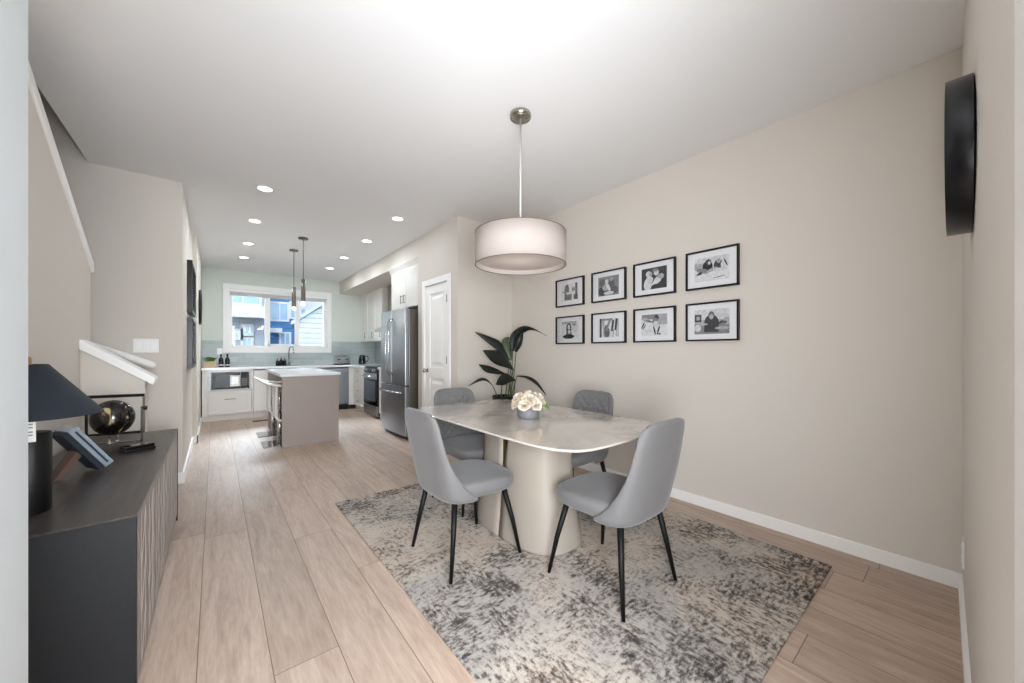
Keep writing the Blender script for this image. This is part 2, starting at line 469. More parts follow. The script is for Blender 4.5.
# baseboards
BH = .078
struct('baseboard_right', MB().box(XR-.014, XR, .0, 3.62, 0, BH), M['trim'], bevel=.003)
b = MB(); b.prism([(.817, -.043), (XR, .002), (XR, .016), (.817, -.029)], 0, BH)
struct('baseboard_near', b, M['trim'])
struct('baseboard_pantry', MB().box(XP, XR, 3.606, 3.62, 0, BH), M['trim'])
b = MB(); b.box(XP-.014, XP, 3.606, 3.765, 0, BH); b.box(XP-.014, XP, 4.515, 4.66, 0, BH)
struct('baseboard_pantry_side', b, M['trim'])
struct('baseboard_corridor', MB().box(XK, XK+.014, YG-.014, 6.35, 0, .1), M['trim'])
b = MB(); b.box(-.185, -.171, 6.336, 8.08, 0, .1); b.box(XK, -.171, 6.336, 6.35, 0, .1)
struct('baseboard_left', b, M['trim'])
struct('baseboard_stairs', MB().box(-.392, XK, YG-.014, YG, 0, .1), M['trim'])

# ------------------------------------------------------------------ kitchen window
win = bpy.data.objects.new('window_1', None); COL.objects.link(win); win['kind'] = 'structure'
cs = MB(); y0, y1 = YB-.02, YB
cs.box(WX0-.085, WX1+.085, y0, y1, WZ1, WZ1+.09); cs.box(WX0-.085, WX1+.085, y0, y1, WZ0-.085, WZ0)
cs.box(WX0-.085, WX0, y0, y1, WZ0, WZ1); cs.box(WX1, WX1+.085, y0, y1, WZ0, WZ1)
cs.build('window_casing', M['trim'], win, bevel=.003)
fr = MB(); fw = .055
fy0, fy1 = YB+.07, YB+.13
fr.box(WX0, WX1, fy0, fy1, WZ0, WZ0+fw); fr.box(WX0, WX1, fy0, fy1, WZ1-fw, WZ1)
xs = [WX0, WX0+.60, WX0+1.15, WX1]
for x in (WX0, xs[1]-.03, xs[2]-.03, WX1-fw): fr.box(x, x+fw, fy0, fy1, WZ0+fw, WZ1-fw)
# second sash line round the middle light
sx0, sx1 = xs[1]+.025, xs[2]-.03
for a in ((sx0, sx0+.035, WZ0+fw, WZ1-fw), (sx1-.035, sx1, WZ0+fw, WZ1-fw), (sx0, sx1, WZ0+fw, WZ0+fw+.035), (sx0, sx1, WZ1-fw-.035, WZ1-fw)):
    fr.box(a[0], a[1], fy0-.025, fy0, a[2], a[3])
fr.build('window_frame', M['white'], win, bevel=.003)
rv = MB(); rv.box(WX0, WX0+.008, YB, YB+.07, WZ0, WZ1); rv.box(WX1-.008, WX1, YB, YB+.07, WZ0, WZ1); rv.box(WX0, WX1, YB-.03, YB+.07, WZ0, WZ0+.012)
rv.build('window_sill', M['trim'], win)
for i in range(3):
    MB().box(xs[i]+.01, xs[i+1]-.01, YB+.098, YB+.102, WZ0+.02, WZ1-.02).build('window_pane', M['glass'], win)
MB().box(sx0+.0, sx0+.018, fy0-.05, fy0-.025, 1.72, 1.80).build('window_latch', M['white'], win)
bl = thing('roller_blind', 'white slatted blind raised in a thin bundle at the top of the kitchen window', 'window blind', ((WX0+WX1)/2, YB+.03, 2.385))
hw = (WX1-WX0)/2-.01
MB().box(-hw, hw, -.025, .025, -.05, 0).build('headrail', M['white'], bl, bevel=.003)
s_ = MB()
for i in range(7): s_.box(-hw+.01, hw-.01, -.022, .022, -.062-.009*i, -.056-.009*i)
s_.build('slat', M['cabinet'], bl)
MB().cyl(.002, -.75, -.05, (-hw+.16, -.03, 0)).build('cord', M['exgrey'], bl)

# ------------------------------------------------------------------ outside the window
struct('ground_outside', MB().box(-14, 26, 9.2, 46, -2.9, -2.7), M['exground'])
def ext(name, label, x0, x1, y, z1, body, wins, extra=None):
    t = thing(name, label, 'building', (x0, y, -2.7))
    W, Hh = x1-x0, z1+2.7
    MB().box(0, W, 0, 7, 0, Hh).build('wall', body, t)
    for (a, b_, c_, d_) in wins:
        f = MB(); f.box(a-.1, b_+.1, -.08, 0, c_-.1+2.7, c_+2.7); f.box(a-.1, b_+.1, -.08, 0, d_+2.7, d_+.1+2.7)
        f.box(a-.1, a, -.08, 0, c_+2.7, d_+2.7); f.box(b_, b_+.1, -.08, 0, c_+2.7, d_+2.7); f.box((a+b_)/2-.03, (a+b_)/2+.03, -.07, 0, c_+2.7, d_+2.7)
        fo = f.build('window', M['exwhite'], t)
        MB().box(a, b_, -.04, -.01, c_+2.7, d_+2.7).build('pane', M['exglass'], fo)
    return t
L_ = ext('apartment_block', 'pale grey block with white balcony seen through the window beside the blue building', -2.5, 1.9, 22, 6.5, M['exgrey'],
    [(3.55, 3.87, 2.0, 2.44), (3.13, 3.47, 1.85, 2.2), (3.55, 3.87, 1.3, 1.85), (2.9, 4.2, 3.55, 4.4)])
MB().box(2.2, 4.35, -1.0, 0, 5.50, 6.05).build('balcony', M['exwhite'], L_)
B_ = ext('blue_townhouse', 'blue sided townhouse with white framed windows seen through the middle of the window', 1.95, 3.80, 24, 7.0, M['sidingblue'],
    [(.49, 1.20, 2.97, 3.87), (1.40, 1.80, 3.15, 3.95), (.91, 1.30, 1.2, 2.2)])
MB().box(.15, .91, -.5, 0, 4.93, 5.18).build('porch_roof', M['exwhite'], B_)
P_ = ext('pale_building', 'pale building standing behind the white sided house and the blue townhouse', 3.9, 14, 31.5, 8.5, M['exwhite'], [(.6, 1.4, 3.0, 4.4)])
h_ = thing('white_house', 'white sided house with a sloping roof line seen through the window farthest from the corridor', 'house', (2.05, 13.2, -2.7), math.radians(-10))
MBx = MB(); MBx.prism([(0, 0), (5, 0), (5, 7.5), (3.5, 7.55), (0.0, 4.86)], 0, 7, 'y'); MBx.build('wall', M['sidingwhite'], h_)
MBx = MB(); MBx.prism([(-.2, 4.72), (3.5, 7.57), (5, 7.55), (5, 7.67), (3.5, 7.69), (-.2, 4.84)], -.2, 7.2, 'y'); MBx.build('roof', M['exgrey'], h_)

# ------------------------------------------------------------------ pantry door (door_1)
dr = bpy.data.objects.new('door_1', None); COL.objects.link(dr); dr['kind'] = 'structure'
f = MB(); X0 = XP-.016
f.box(X0, XP+.02, 3.77, 3.84, 0, 2.12); f.box(X0, XP+.02, 4.45, 4.51, 0, 2.12); f.box(X0, XP+.02, 3.84, 4.45, 2.045, 2.12)
f.box(XP+.02, XP+.12, 3.77, 3.842, 0, 2.12); f.box(XP+.02, XP+.12, 4.448, 4.51, 0, 2.12)
f.build('door_frame', M['trim'], dr, bevel=.004)
d = MB(); dx0, dx1 = XP+.008, XP+.045
ya, yb = 3.843, 4.447
rails = [(.01, .22), (.86, 1.0), (1.93, 2.04)]
for z0, z1 in rails: d.box(dx0, dx1, ya+(.115 if z0 == .86 else 0), yb-(.115 if z0 == .86 else 0), z0, z1)
for a in (ya, yb-.115): d.box(dx0, dx1, a, a+.115, .22, 1.93)
for z0, z1 in ((.22, .86), (1.0, 1.93)):
    d.box(dx0+.014, dx1, ya+.115, yb-.115, z0, z1)
    i_ = .035
    d.quad_mesh([(dx0+.014, ya+.115+i_, z0+i_), (dx0+.014, yb-.115-i_, z0+i_), (dx0+.014, yb-.115-i_, z1-i_), (dx0+.014, ya+.115+i_, z1-i_),
                 (dx0+.003, ya+.15+i_, z0+.035+i_), (dx0+.003, yb-.15-i_, z0+.035+i_), (dx0+.003, yb-.15-i_, z1-.035-i_), (dx0+.003, ya+.15+i_, z1-.035-i_)],
                [(0,1,5,4),(1,2,6,5),(2,3,7,6),(3,0,4,7),(4,5,6,7)], False)
d.build('door_panel', M['trim'], dr, bevel=.003)
kn = MB(); kn.lathe([(.028, 0), (.028, -.006), (.011, -.01), (.011, -.03), (.024, -.038), (.027, -.05), (.02, -.062), (.001, -.066)], 20, (dx0, 4.39, .955), 'x')
kn.build('door_handle', M['nickel'], dr)
for z in (.28, 1.1, 1.83): MB().box(X0-.003, X0+.012, 3.832, 3.848, z-.045, z+.045).build('door_hinge', M['screw'], dr)

# ------------------------------------------------------------------ recessed lights
def can(x, y, lit=1):
    t = thing('recessed_light', '', 'ceiling light', (x, y, CH), 0, 'recessed ceiling lights over the kitchen and hall')
    MB().lathe([(.056, -.004), (.068, -.006), (.074, 0), (.056, 0)], 28, cap0=False, cap1=False).build('trim_ring', M['white'], t)
    MB().cyl(.056, -.003, -.001, n=28).build('lens', M['canlens'] if lit else M['plate'], t)
    return t
lab = ['nearest the dining table', 'second from the dining table', 'third from the dining table', 'closest to the kitchen window wall']
for side, x, ys in (('corridor wall side', .367, (4.16, 5.26, 6.42, 7.42)), ('fridge side', 1.645, (4.13, 5.24, 6.40, 7.38))):
    for i, y in enumerate(ys):
        t = can(x, y)
        t['label'] = 'round recessed ceiling light on the %s row, %s' % (side, lab[i])

# ------------------------------------------------------------------ drum pendant over the table
PX, PY = 1.54, 1.81
pd = thing('drum_pendant', 'large white fabric drum pendant lamp hanging over the dining table', 'pendant lamp', (PX, PY, CH))
MB().lathe([(.001, 0), (.068, 0), (.07, -.012), (.066, -.026), (.03, -.03), (.001, -.03)], 32).build('canopy', M['nickel'], pd)
MB().cyl(.0065, -.78, -.03, n=12).build('rod', M['rodmetal'], pd)
zt, zb = 1.963-CH, 1.758-CH
MB().lathe([(.290, zb), (.293, zb), (.293, zt), (.290, zt), (.290, zb)], 64, cap0=False, cap1=False).build('lamp_shade', M['lampshade'], pd)
rr_ = MB()
for z in (zt, zb): rr_.lathe([(.289, z-.0015), (.2945, z-.0015), (.2945, z+.0015), (.289, z+.0015), (.289, z-.0015)], 64, cap0=False, cap1=False)
rr_.build('shade_ring', M['hoodmat'], pd)
MB().lathe([(.001, zb+.03), (.287, zb+.03)], 64, cap0=False, cap1=False).build('diffuser', M['lampshade'], pd)
sp_ = MB()
for a in (0, 2*PI/3, 4*PI/3): sp_.tube([(0, 0, zt-.01), (.288*math.cos(a), .288*math.sin(a), zt-.003)], .003, 6)
sp_.build('spider', M['nickel'], pd)
for a in (0.4, 2.5, 4.6):
    MB().lathe([(.001, 0), (.02, .01), (.03, .04), (.022, .07), (.012, .09), (.001, .095)], 16, (.12*math.cos(a), .12*math.sin(a), zb+.07)).build('bulb', M['bulb'], pd)

# island pendants
def pend(x, y, label):
    t = thing('tube_pendant', label, 'pendant lamp', (x, y, CH), 0, 'slim black pendants over the island')
    MB().lathe([(.001, 0), (.06, 0), (.06, -.018), (.001, -.018)], 28).build('canopy', M['darksteel'], t)
    MB().cyl(.004, -.565, -.018, n=8).build('cord', M['blackmetal'], t)
    MB().lathe([(.004, -.56), (.027, -.563), (.027, -.865), (.02, -.865)], 24, cap1=False).build('lamp_shade', M['darksteel'], t)
    MB().lathe([(.022, -.86), (.024, -.895), (.018, -.905), (.001, -.908)], 20).build('lens', M['bulb'], t)
pend(.93, 5.64, 'slim dark tube pendant over the near end of the island')
pend(.93, 6.40, 'slim dark tube pendant over the window end of the island')

# ------------------------------------------------------------------ rug
rg = MB().box(-.966, .966, -1.325, 1.325, 0, .010)
ro = rg.build('area_rug', M['rug'], bevel=.003); ro.location = (1.70, 1.785, 0)
tag(ro, 'distressed cream and grey rectangular rug under the dining table and chairs', 'rug')
RZ = .010

# ------------------------------------------------------------------ dining table
TX, TY = 1.65, 1.885
tb = thing('dining_table', 'pale marble dining table with rounded corners on a cream sculpted pedestal', 'dining table', (TX, TY, RZ))
def sup(a, b, n, k=96):
    out = []
    for i in range(k):
        t = 2*PI*i/k; cx, sx_ = math.cos(t), math.sin(t)
        out.append((a*math.copysign(abs(cx)**(2/n), cx), b*math.copysign(abs(sx_)**(2/n), sx_)))
    return out
top = MB(); tz = .735
R = []
for ins, z in ((.03, tz-.004), (.006, tz+.001), (0, tz+.007), (.0015, tz+.012), (.005, tz+.0145)):
    R.append([(x, y, z) for x, y in sup(.494-ins, .838-ins, 6.2)])
top.rings(R, smooth=True)
top.build('tabletop', M['marble'], tb)
MB().rings([[(x, y, z) for x, y in sup(.17, .30, 3)] for z in (tz-.03, tz-.003)]).build('mounting_plate', M['black'], tb)
def half_base(sg):
    m = MB(); rings_ = []
    H_ = tz-.006
    zs = [0, .01, .05, .12, .2, .3, .4, .45, .5, .55, .6, .64, .67, .69, H_]
    for z in zs:
        k = z/H_
        flare = 1-.17*math.sin(min(1, k*1.25)*PI/2)
        w = .235*flare; Ln = .415*flare
        cut = .004
        if z > .34: q = min(1, (z-.34)/(H_-.34)); cut = .004+.17*(1-math.sqrt(max(0, 1-q*q*.98)))
        ring = []
        n = 40
        for i in range(n+1):
            t = PI*i/n
            x = w*math.copysign(abs(math.cos(t))**.72, math.cos(t)); y = Ln*(abs(math.sin(t))**.72)
            cc_ = cut if sg*x > 0 else .004
            y = max(y, cc_) if 0 < i < n else cc_
            ring.append((x, sg*y, z))
        rings_.append(ring)
    m.rings(rings_)
    return m
for sg in (1, -1):
    half_base(sg).build('pedestal', M['tablebase'], tb)
cr_ = []
for z in (.01, .15, .3, .45, .6, tz-.02):
    w_ = .235*(1-.17*math.sin(min(1, z/(tz-.006)*1.25)*PI/2))-.003
    v_ = w_-.045
    cr_.append([(-w_, -.012, z), (-v_, -.16, z), (v_, -.16, z), (w_, -.012, z), (w_, .012, z), (v_, .16, z), (-v_, .16, z), (-w_, .012, z)])
MB().rings(cr_, smooth=False).build('pedestal_core', M['brass'], tb)

# ------------------------------------------------------------------ dining chairs
def interp(t, pts):
    for (a, va), (b, vb) in zip(pts, pts[1:]):
        if t <= b:
            u = (t-a)/(b-a); return va+(vb-va)*u
    return pts[-1][1]
XF = [(0, -.035), (.10, -.085), (.2, -.135), (.36, -.19), (.5, -.225), (.62, -.245), (.8, -.265), (1, -.285)]
def shell_pt(t, s, inset=0):
    z = .365+.505*t
    xb = -.235-.098*t; xf = interp(t, XF)
    w = .238-.048*t**1.15
    if t < .08: q = 1-t/.08; xb += .035*q*q; w -= .03*q*q
    if t > .88: q = (t-.88)/.12; w -= .026*q*q
    a = xf-xb; e = .62
    ang = s*PI/2
    cx = abs(math.cos(ang))**e; sy = math.copysign(abs(math.sin(ang))**e, s)
    x = xf-(a-inset)*cx; y = (w-inset)*sy
    if t > .93: z -= .0
    # top edge drops a little at the corners
    z -= .016*t*abs(s)**3
    return (x, y, z)
def mk_chair(label, loc, rz):
    t_ = thing('dining_chair', label, 'dining chair', loc, rz, 'grey velvet chairs round the dining table')
    m = MB(); nt_, ns = 22, 28
    rows = [[shell_pt(i/nt_, -1+2*j/ns) for j in range(ns+1)] for i in range(nt_+1)]
    m.rings(rows, False, False, close=False)
    o = m.build('backrest', M['velvet'], t_)
    # orient normals outwards (away from the chair centre)
    me = o.data; ctr = Vector((.05, 0, .6))
    p0 = me.polygons[len(me.polygons)//2]
    if (p0.center-ctr).dot(p0.normal) < 0: me.flip_normals()
    md = o.modifiers.new('s', 'SOLIDIFY'); md.thickness = .034; md.offset = -1
    md = o.modifiers.new('u', 'SUBSURF'); md.levels = 1; md.render_levels = 2
    # quilted inner pad
    m = MB(); nt_, ns = 84, 72
    V = []; 
    for i in range(nt_+1):
        t = .18+.78*i/nt_; row = []
        for j in range(ns+1):
            s = -.80+1.6*j/ns
            x, y, z = shell_pt(t, s, .034)
            L2 = math.hypot(x, 1)
            # diamond grooves
            a = (y*1.0+(z-.4))/.075; b = (y*1.0-(z-.4))/.075
            gr = min(abs(a-round(a)), abs(b-round(b)))
            edge = min(1, min(i, nt_-i)/5, min(j, ns-j)/5)
            puff = (.015*min(1, (gr/.5)**.45)+.002)*edge
            x += puff
            row.append((x, y, z))
        V.append(row)
    m.rings(V, False, False, close=False)
    m.build('back_cushion', M['velvet'], t_)
    # seat
    m = MB(); R = []
    def seat_ring(k, z, front=1, dz=0):
        ring = []
        for x, y in sup(.252*k, .226*k, 3.2, 56):
            taper = 1.0+.06*(x/.25)
            X = x+.018
            zz = z-(.012*max(0, x/.25)**2) + dz
            ring.append((X, y*taper, zz))
        return ring
    for k, z in ((.2, .378), (.86, .380), (.95, .392), (.995, .418), (1.0, .438), (.985, .458), (.94, .470), (.82, .479), (.55, .484), (.25, .486), (.02, .4865)):
        R.append(seat_ring(k, z))
    m.rings(R); m.build('seat', M['velvet'], t_, sub=1)
    MB().box(-.16, .16, -.16, .16, .368, .380).build('seat_frame', M['black'], t_)
    for sx in (1, -1):
        for sy in (1, -1):
            g = MB(); g.tube([(sx*.165-.005, sy*.165, .385), (sx*.20, sy*.20, .2), (sx*.232, sy*.232, 0)], [.0165, .0135, .009], 14)
            g.build('leg', M['legblack'], t_)
    return t_
ch = mk_chair('grey velvet dining chair on the hall side of the table, back to the sideboard', (1.17, 1.885, RZ), 0)
dup(ch, (1.63, 1.175, RZ), PI/2, 'grey velvet dining chair at the near end of the table, farthest from the plant')
dup(ch, (1.615, 2.50, RZ), -PI/2, 'grey velvet dining chair tucked at the table end nearest the tall plant')
dup(ch, (2.10, 1.895, RZ), PI, 'grey velvet dining chair between the table and the photo wall')

# ------------------------------------------------------------------ flower pot on the table
fp = thing('flower_arrangement', 'small round grey pot of cream roses in the middle of the table', 'flowers', (1.625, 1.83, RZ+tz+.0145))
MB().lathe([(.001, 0), (.068, 0), (.073, .006), (.074, .078), (.069, .078), (.068, .06), (.001, .06)], 40).build('pot', M['pot'], fp)
def rose(m, c, r, tilt, az):
    Mx = Matrix.Translation(c) @ Matrix.Rotation(az, 4, 'Z') @ Matrix.Rotation(tilt, 4, 'Y')
    layers = [(3, .28, .55, 1.35), (4, .45, .75, 1.15), (5, .68, .95, .85), (6, .92, 1.1, .5), (6, 1.08, 1.05, .15)]
    for li, (n, rr, op, stand) in enumerate(layers):
        for k in range(n):
            a0 = 2*PI*k/n + li*.7 + random.uniform(-.15, .15)
            wd = 2*PI/n*.62
            V = []; nu, nv = 6, 5
            for i in range(nu+1):
                u = i/nu; row = []
                for j in range(nv+1):
                    v = -1+2*j/nv
                    a = a0+v*wd*(1-.15*u)
                    rad = r*rr*(.35+.65*u**.7)
                    h = r*(.15+ (.35+stand*.5)*u - .28*(v*v)*u)
                    # rim curls out
                    if u > .75: rad += r*.12*(u-.75)*4; h -= r*.10*(u-.75)*4*(1 if li > 1 else .2)
                    row.append(tuple(Mx @ Vector((rad*math.cos(a), rad*math.sin(a), h-.2*r))))
                V.append(row)
            m.rings(V, False, False, close=False)
spots = [(0, 0, .135, .050, 0, 0)]
for i in range(5): a = i*2*PI/5+.3; spots.append((.062*math.cos(a), .062*math.sin(a), .118, .050, .55, a))
for i in range(7): a = i*2*PI/7+.1; spots.append((.082*math.cos(a), .082*math.sin(a), .094, .038, 1.0, a))
for (x, y, z, r, ti, az) in spots:
    m = MB(); rose(m, Vector((x, y, z)), r, ti, az)
    m.build('rose', M['petal'], fp)

def blade(m, pts, widths, side, fold=.25, n=6):
    """leaf blade along 3-D centre line; side = width direction"""
    pts = [Vector(p) for p in pts]; V = []
    # resample with Catmull-Rom
    def cr(P, t):
        k = min(int(t), len(P)-2); u = t-k
        p0 = P[max(k-1, 0)]; p1 = P[k]; p2 = P[k+1]; p3 = P[min(k+2, len(P)-1)]
        return .5*((2*p1)+(p2-p0)*u+(2*p0-5*p1+4*p2-p3)*u*u+(3*p1-p0-3*p2+p3)*u**3)
    K = 18
    wv = [Vector((w_, 0, 0)) for w_ in widths]
    side = Vector(side)
    for i in range(K+1):
        t = (len(pts)-1)*i/K*.9999
        c_ = cr(pts, t); w = max(.0015, cr(wv, t).x)
        tg = (cr(pts, min(t+.05, len(pts)-1.0001))-cr(pts, max(t-.05, 0))).normalized()
        sd = (side-tg*side.dot(tg)).normalized(); nrm = tg.cross(sd)
        row = []
        for j in range(n+1):
            v = -1+2*j/n
            row.append(tuple(c_+sd*v*w+nrm*abs(v)*w*fold))
        V.append(row)
    m.rings(V, False, False, close=False)
m = MB(); 
for a, l in ((-.2, .10), (-.9, .085), (.5, .08)):
    blade(m, [(.06*math.cos(a), .06*math.sin(a), .06), (.10*math.cos(a), .10*math.sin(a), .085), ((.06+l)*math.cos(a), (.06+l)*math.sin(a), .06)], [.010, .034, .003], (-math.sin(a), math.cos(a), .3))
m.build('leaf', M['leafgreen'], fp, solid=.0008)

# ------------------------------------------------------------------ tall plant in the corner
F_, H0, HZ = 366.0, 1.2, 351.5
TH = math.atan(297/366); SS, CC = math.sin(TH), math.cos(TH)
def at(u, v, dd):
    r = (u-512)/F_*dd
    return Vector((dd*SS+r*CC, dd*CC-r*SS, H0-(v-HZ)*dd/F_))
PLX, PLY = 2.52, 3.26
pl = thing('potted_bird_of_paradise', 'tall dark leaved plant in a black planter in the corner behind the table', 'potted plant', (PLX, PLY, 0))
O = Vector((PLX, PLY, 0))
MB().lathe([(.001, 0), (.11, 0), (.105, .02), (.125, .69), (.125, .705), (.112, .705), (.110, .66), (.001, .66)], 36).build('planter', M['black'], pl)
MB().lathe([(.111, .655), (.08, .672), (.001, .675)], 30, cap0=False, cap1=False).build('soil', M['soil'], pl)
dpl = 4.12
leaves = [
 ([(509, 359, 0), (501, 347, -.05), (491, 340.5, -.10), (475, 332, -.16)], [.012, .060, .046, .004], 'plantleaf', (-.3, .2, .9)),
 ([(513.5, 369, .0), (505, 360, -.12), (495, 356, -.2), (483, 350.5, -.3)], [.014, .085, .078, .004], 'plantleaf', (-.2, .1, 1)),
 ([(505, 374, -.05), (496, 371, -.12), (487, 368.5, -.18), (479, 364.5, -.22)], [.012, .036, .042, .004], 'plantleaf', (.1, .2, 1)),
 ([(492.5, 385, -.02), (487, 379.5, -.10), (480, 379, -.16), (468, 386, -.26)], [.006, .026, .030, .004], 'plantleaf', (.5, .8, .45)),
 ([(515.5, 380, 0), (508, 378, -.12), (502, 381, -.18), (496, 384.5, -.24)], [.01, .062, .055, .004], 'plantleaf', (0, .2, 1)),
 ([(512.6, 351, .05), (514.5, 338, .03), (523, 330, -.02), (533, 329.5, -.06), (547, 336, -.10)], [.02, .055, .048, .024, .003], 'plantleaf', (.8, -.3, -.5)),
 ([(516, 352, -.02), (519, 345, -.05), (521, 338, -.06), (523, 331, -.03)], [.018, .038, .03, .006], 'plantleaf', (.9, -.4, .1)),
 ([(511, 360, .06), (508, 348, .08), (506, 341, .10), (509, 337, .12)], [.02, .055, .05, .006], 'plantleaflight', (1, -.5, .1)),
 ([(517, 376, .03), (527, 377.5, .0), (536, 383, -.06), (546, 395, -.12)], [.006, .020, .026, .004], 'plantleaf', (.4, .5, .6)),
]
for pts, wd, mt, side in leaves:
    P = [at(u, v, dpl+dd)-O for u, v, dd in pts]
    m = MB(); blade(m, P, [w_*.90 for w_ in wd], side, .3); m.build('leaf', M[mt], pl, solid=.002)
stems = [[(509, 359, 0), (508, 375, 0), (506, 392, 0)], [(513.5, 369, 0), (511, 382, 0), (508, 396, 0)], [(505, 374, -.05), (502, 385, -.03), (501, 397, 0)],
         [(492.5, 385, -.02), (495, 391, -.01), (498, 398, 0)], [(515.5, 380, 0), (513, 390, 0), (511, 398, 0)], [(512.6, 351, .05), (512, 372, .03), (510, 396, .02)],
         [(516, 352, -.02), (514, 374, 0), (510.5, 396, 0)], [(511, 360, .06), (510, 378, .04), (508, 396, .03)], [(517, 376, .03), (515, 383, .02), (513.5, 398, .01)]]
for s in stems:
    P = [at(u, v, dpl+dd)-O for u, v, dd in s]; e = P[-1].copy()
    P.append(Vector((e.x*.6, e.y*.6, .66)))
    m = MB(); m.tube(P, [.004, .005, .007, .009], 8); m.build('stem', M['stem'], pl)

# ------------------------------------------------------------------ framed photographs on the long wall
def photo_frame(y0, y1, z0, z1, label, shapes, bg, pw=.60, ph=.62):
    yc, zc = (y0+y1)/2, (z0+z1)/2; hw, hh = (y1-y0)/2, (z1-z0)/2
    t = thing('picture_frame', label, 'picture frame', (XR, yc, zc), 0, 'black framed photographs in two rows on the long wall')
    fw_ = .013; f = MB()
    f.box(-.028, 0, -hw, hw, hh-fw_, hh); f.box(-.028, 0, -hw, hw, -hh, -hh+fw_)
    f.box(-.028, 0, -hw, -hw+fw_, -hh+fw_, hh-fw_); f.box(-.028, 0, hw-fw_, hw, -hh+fw_, hh-fw_)
    f.build('frame', M['black'], t, bevel=.0015)
    MB().box(-.012, -.004, -hw+fw_, hw-fw_, -hh+fw_, hh-fw_).build('mat_board', M['matboard'], t)
    a, b = hw*pw, hh*ph
    m = MB(); m.mi = bg
    m.box(-.0132, -.012, -a, a, -b, b)
    for i, sh in enumerate(shapes):
        cx, cy, rx, ry, gy = sh[:5]; rot = sh[5] if len(sh) > 5 else 0; kind = sh[6] if len(sh) > 6 else 'e'
        pts = []
        if kind == 'e': raw = [(math.cos(2*PI*k/18)*rx, math.sin(2*PI*k/18)*ry) for k in range(18)]
        elif kind == 'r': raw = [(-rx, -ry), (rx, -ry), (rx, ry), (-rx, ry)]
        else: raw = [(-rx, -ry), (rx, -ry), (rx*.35, ry), (-rx*.35, ry)]
        asp = b/a
        for (x, y) in raw:
            X = x*math.cos(rot)-y*asp*math.sin(rot); Y = x*math.sin(rot)/asp+y*math.cos(rot)
            X = max(-1, min(1, X+cx)); Y = max(-1, min(1, Y+cy))
            pts.append((-.0133-.00012*(i+1), -X*a, Y*b))
        m.mi = gy
        m.quad_mesh(pts[::-1], [tuple(range(len(pts)))], False)
    m.build('photo_print', [M[g] for g in GREYS], t)
    MB().box(-.022, -.0205, -hw+fw_, hw-fw_, -hh+fw_, hh-fw_).build('frame_glass', M['frameglass'], t)
ZT, ZB = (1.68, 1.975), (1.28, 1.575)
cols = [(2.43, 2.82), (1.94, 2.33), (1.475, 1.86), (1.01, 1.39)]
photo_frame(*cols[0], *ZT, 'black framed photo of a figure with a dark block, upper row beside the drum lamp',
  [(-.2, -.4, .45, .5, 2, 0, 'r'), (-.35, .35, .3, .5, 2), (-.3, .75, .16, .2, 1), (.15, .3, .22, .35, 6), (.1, -.1, .5, .12, 5, 0, 'r'), (.78, .25, .12, .75, 1, 0, 'r'), (.72, -.6, .24, .28, 1, 0, 'r'), (.5, .3, .25, .2, 3, 0, 'r'), (-.7, .1, .25, .1, 3)], 6)
photo_frame(*cols[1], *ZT, 'black framed photo of two people on a mid grey background, upper row',
  [(-.55, -.5, .45, .5, 1), (-.3, 0, .3, .5, 4), (-.15, .5, .16, .2, 5), (.3, .1, .3, .6, 2), (.3, .65, .17, .2, 4), (.55, -.5, .4, .4, 2), (0, -.1, .14, .5, 5, .5), (-.6, .4, .3, .4, 2), (.05, -.75, .5, .18, 5)], 3)
photo_frame(*cols[2], *ZT, 'black framed photo of two people embracing on a dark background, upper row',
  [(-.5, -.55, .32, .6, 6), (-.35, -.1, .3, .35, 5), (-.42, .45, .24, .28, 5), (-.25, .42, .14, .2, 4), (.2, .5, .2, .28, 5), (.3, -.2, .38, .3, 5, .7), (.55, .1, .25, .25, 4), (.1, -.4, .4, .12, 6, .5), (.1, .75, .25, .15, 3)], 1)
photo_frame(*cols[3], *ZT, 'black framed photo of two dark haired people lying on a white bed, upper row',
  [(-.6, .3, .5, .4, 4), (.1, .75, .9, .2, 5, 0, 'r'), (-.22, .2, .3, .5, 0), (-.18, .55, .17, .28, 1), (-.12, .5, .08, .14, 5), (.4, .25, .27, .38, 1), (.42, .55, .12, .2, 4), (.72, .2, .2, .35, 5), (.8, .35, .04, .35, 1, .4), (-.5, -.1, .4, .2, 3, -.3), (.05, -.1, .35, .14, 4, .3), (.5, -.15, .4, .12, 5), (-.7, -.35, .2, .15, 1, .6), (-.2, -.65, .9, .3, 6), (.45, -.75, .35, .03, 2, .1)], 6, .66, .62)
photo_frame(*cols[0], *ZB, 'black framed photo of a long haired person, lower row nearest the plant',
  [(-.1, .85, .9, .15, 4, 0, 'r'), (-.1, -.25, .42, .85, 1, 0, 't'), (-.1, .2, .32, .6, 1), (-.1, .35, .14, .28, 5), (-.05, -.2, .15, .25, 5), (-.15, -.75, .7, .24, 0), (.6, .2, .3, .5, 5), (.55, .6, .25, .1, 3)], 6)
photo_frame(*cols[1], *ZB, 'black framed photo of tall upright grey stripes and figures, lower row',
  [(-.75, 0, .1, 1, 1, 0, 'r'), (-.45, 0, .12, 1, 4, .12, 'r'), (-.2, -.35, .2, .65, 2), (-.05, -.5, .2, .5, 2), (.0, .3, .1, .7, 3, -.4, 'r'), (.25, .0, .06, 1, 5, -.1, 'r'), (.42, .2, .09, .6, 1, -.15, 'r'), (.48, -.6, .03, .4, 2, -.1, 'r'), (.75, .3, .1, .6, 1, -.1, 'r'), (.78, -.5, .03, .4, 3, 0, 'r'), (-.1, .85, .5, .1, 3, 0, 'r'), (.95, 0, .06, .9, 4, 0, 'r')], 6)
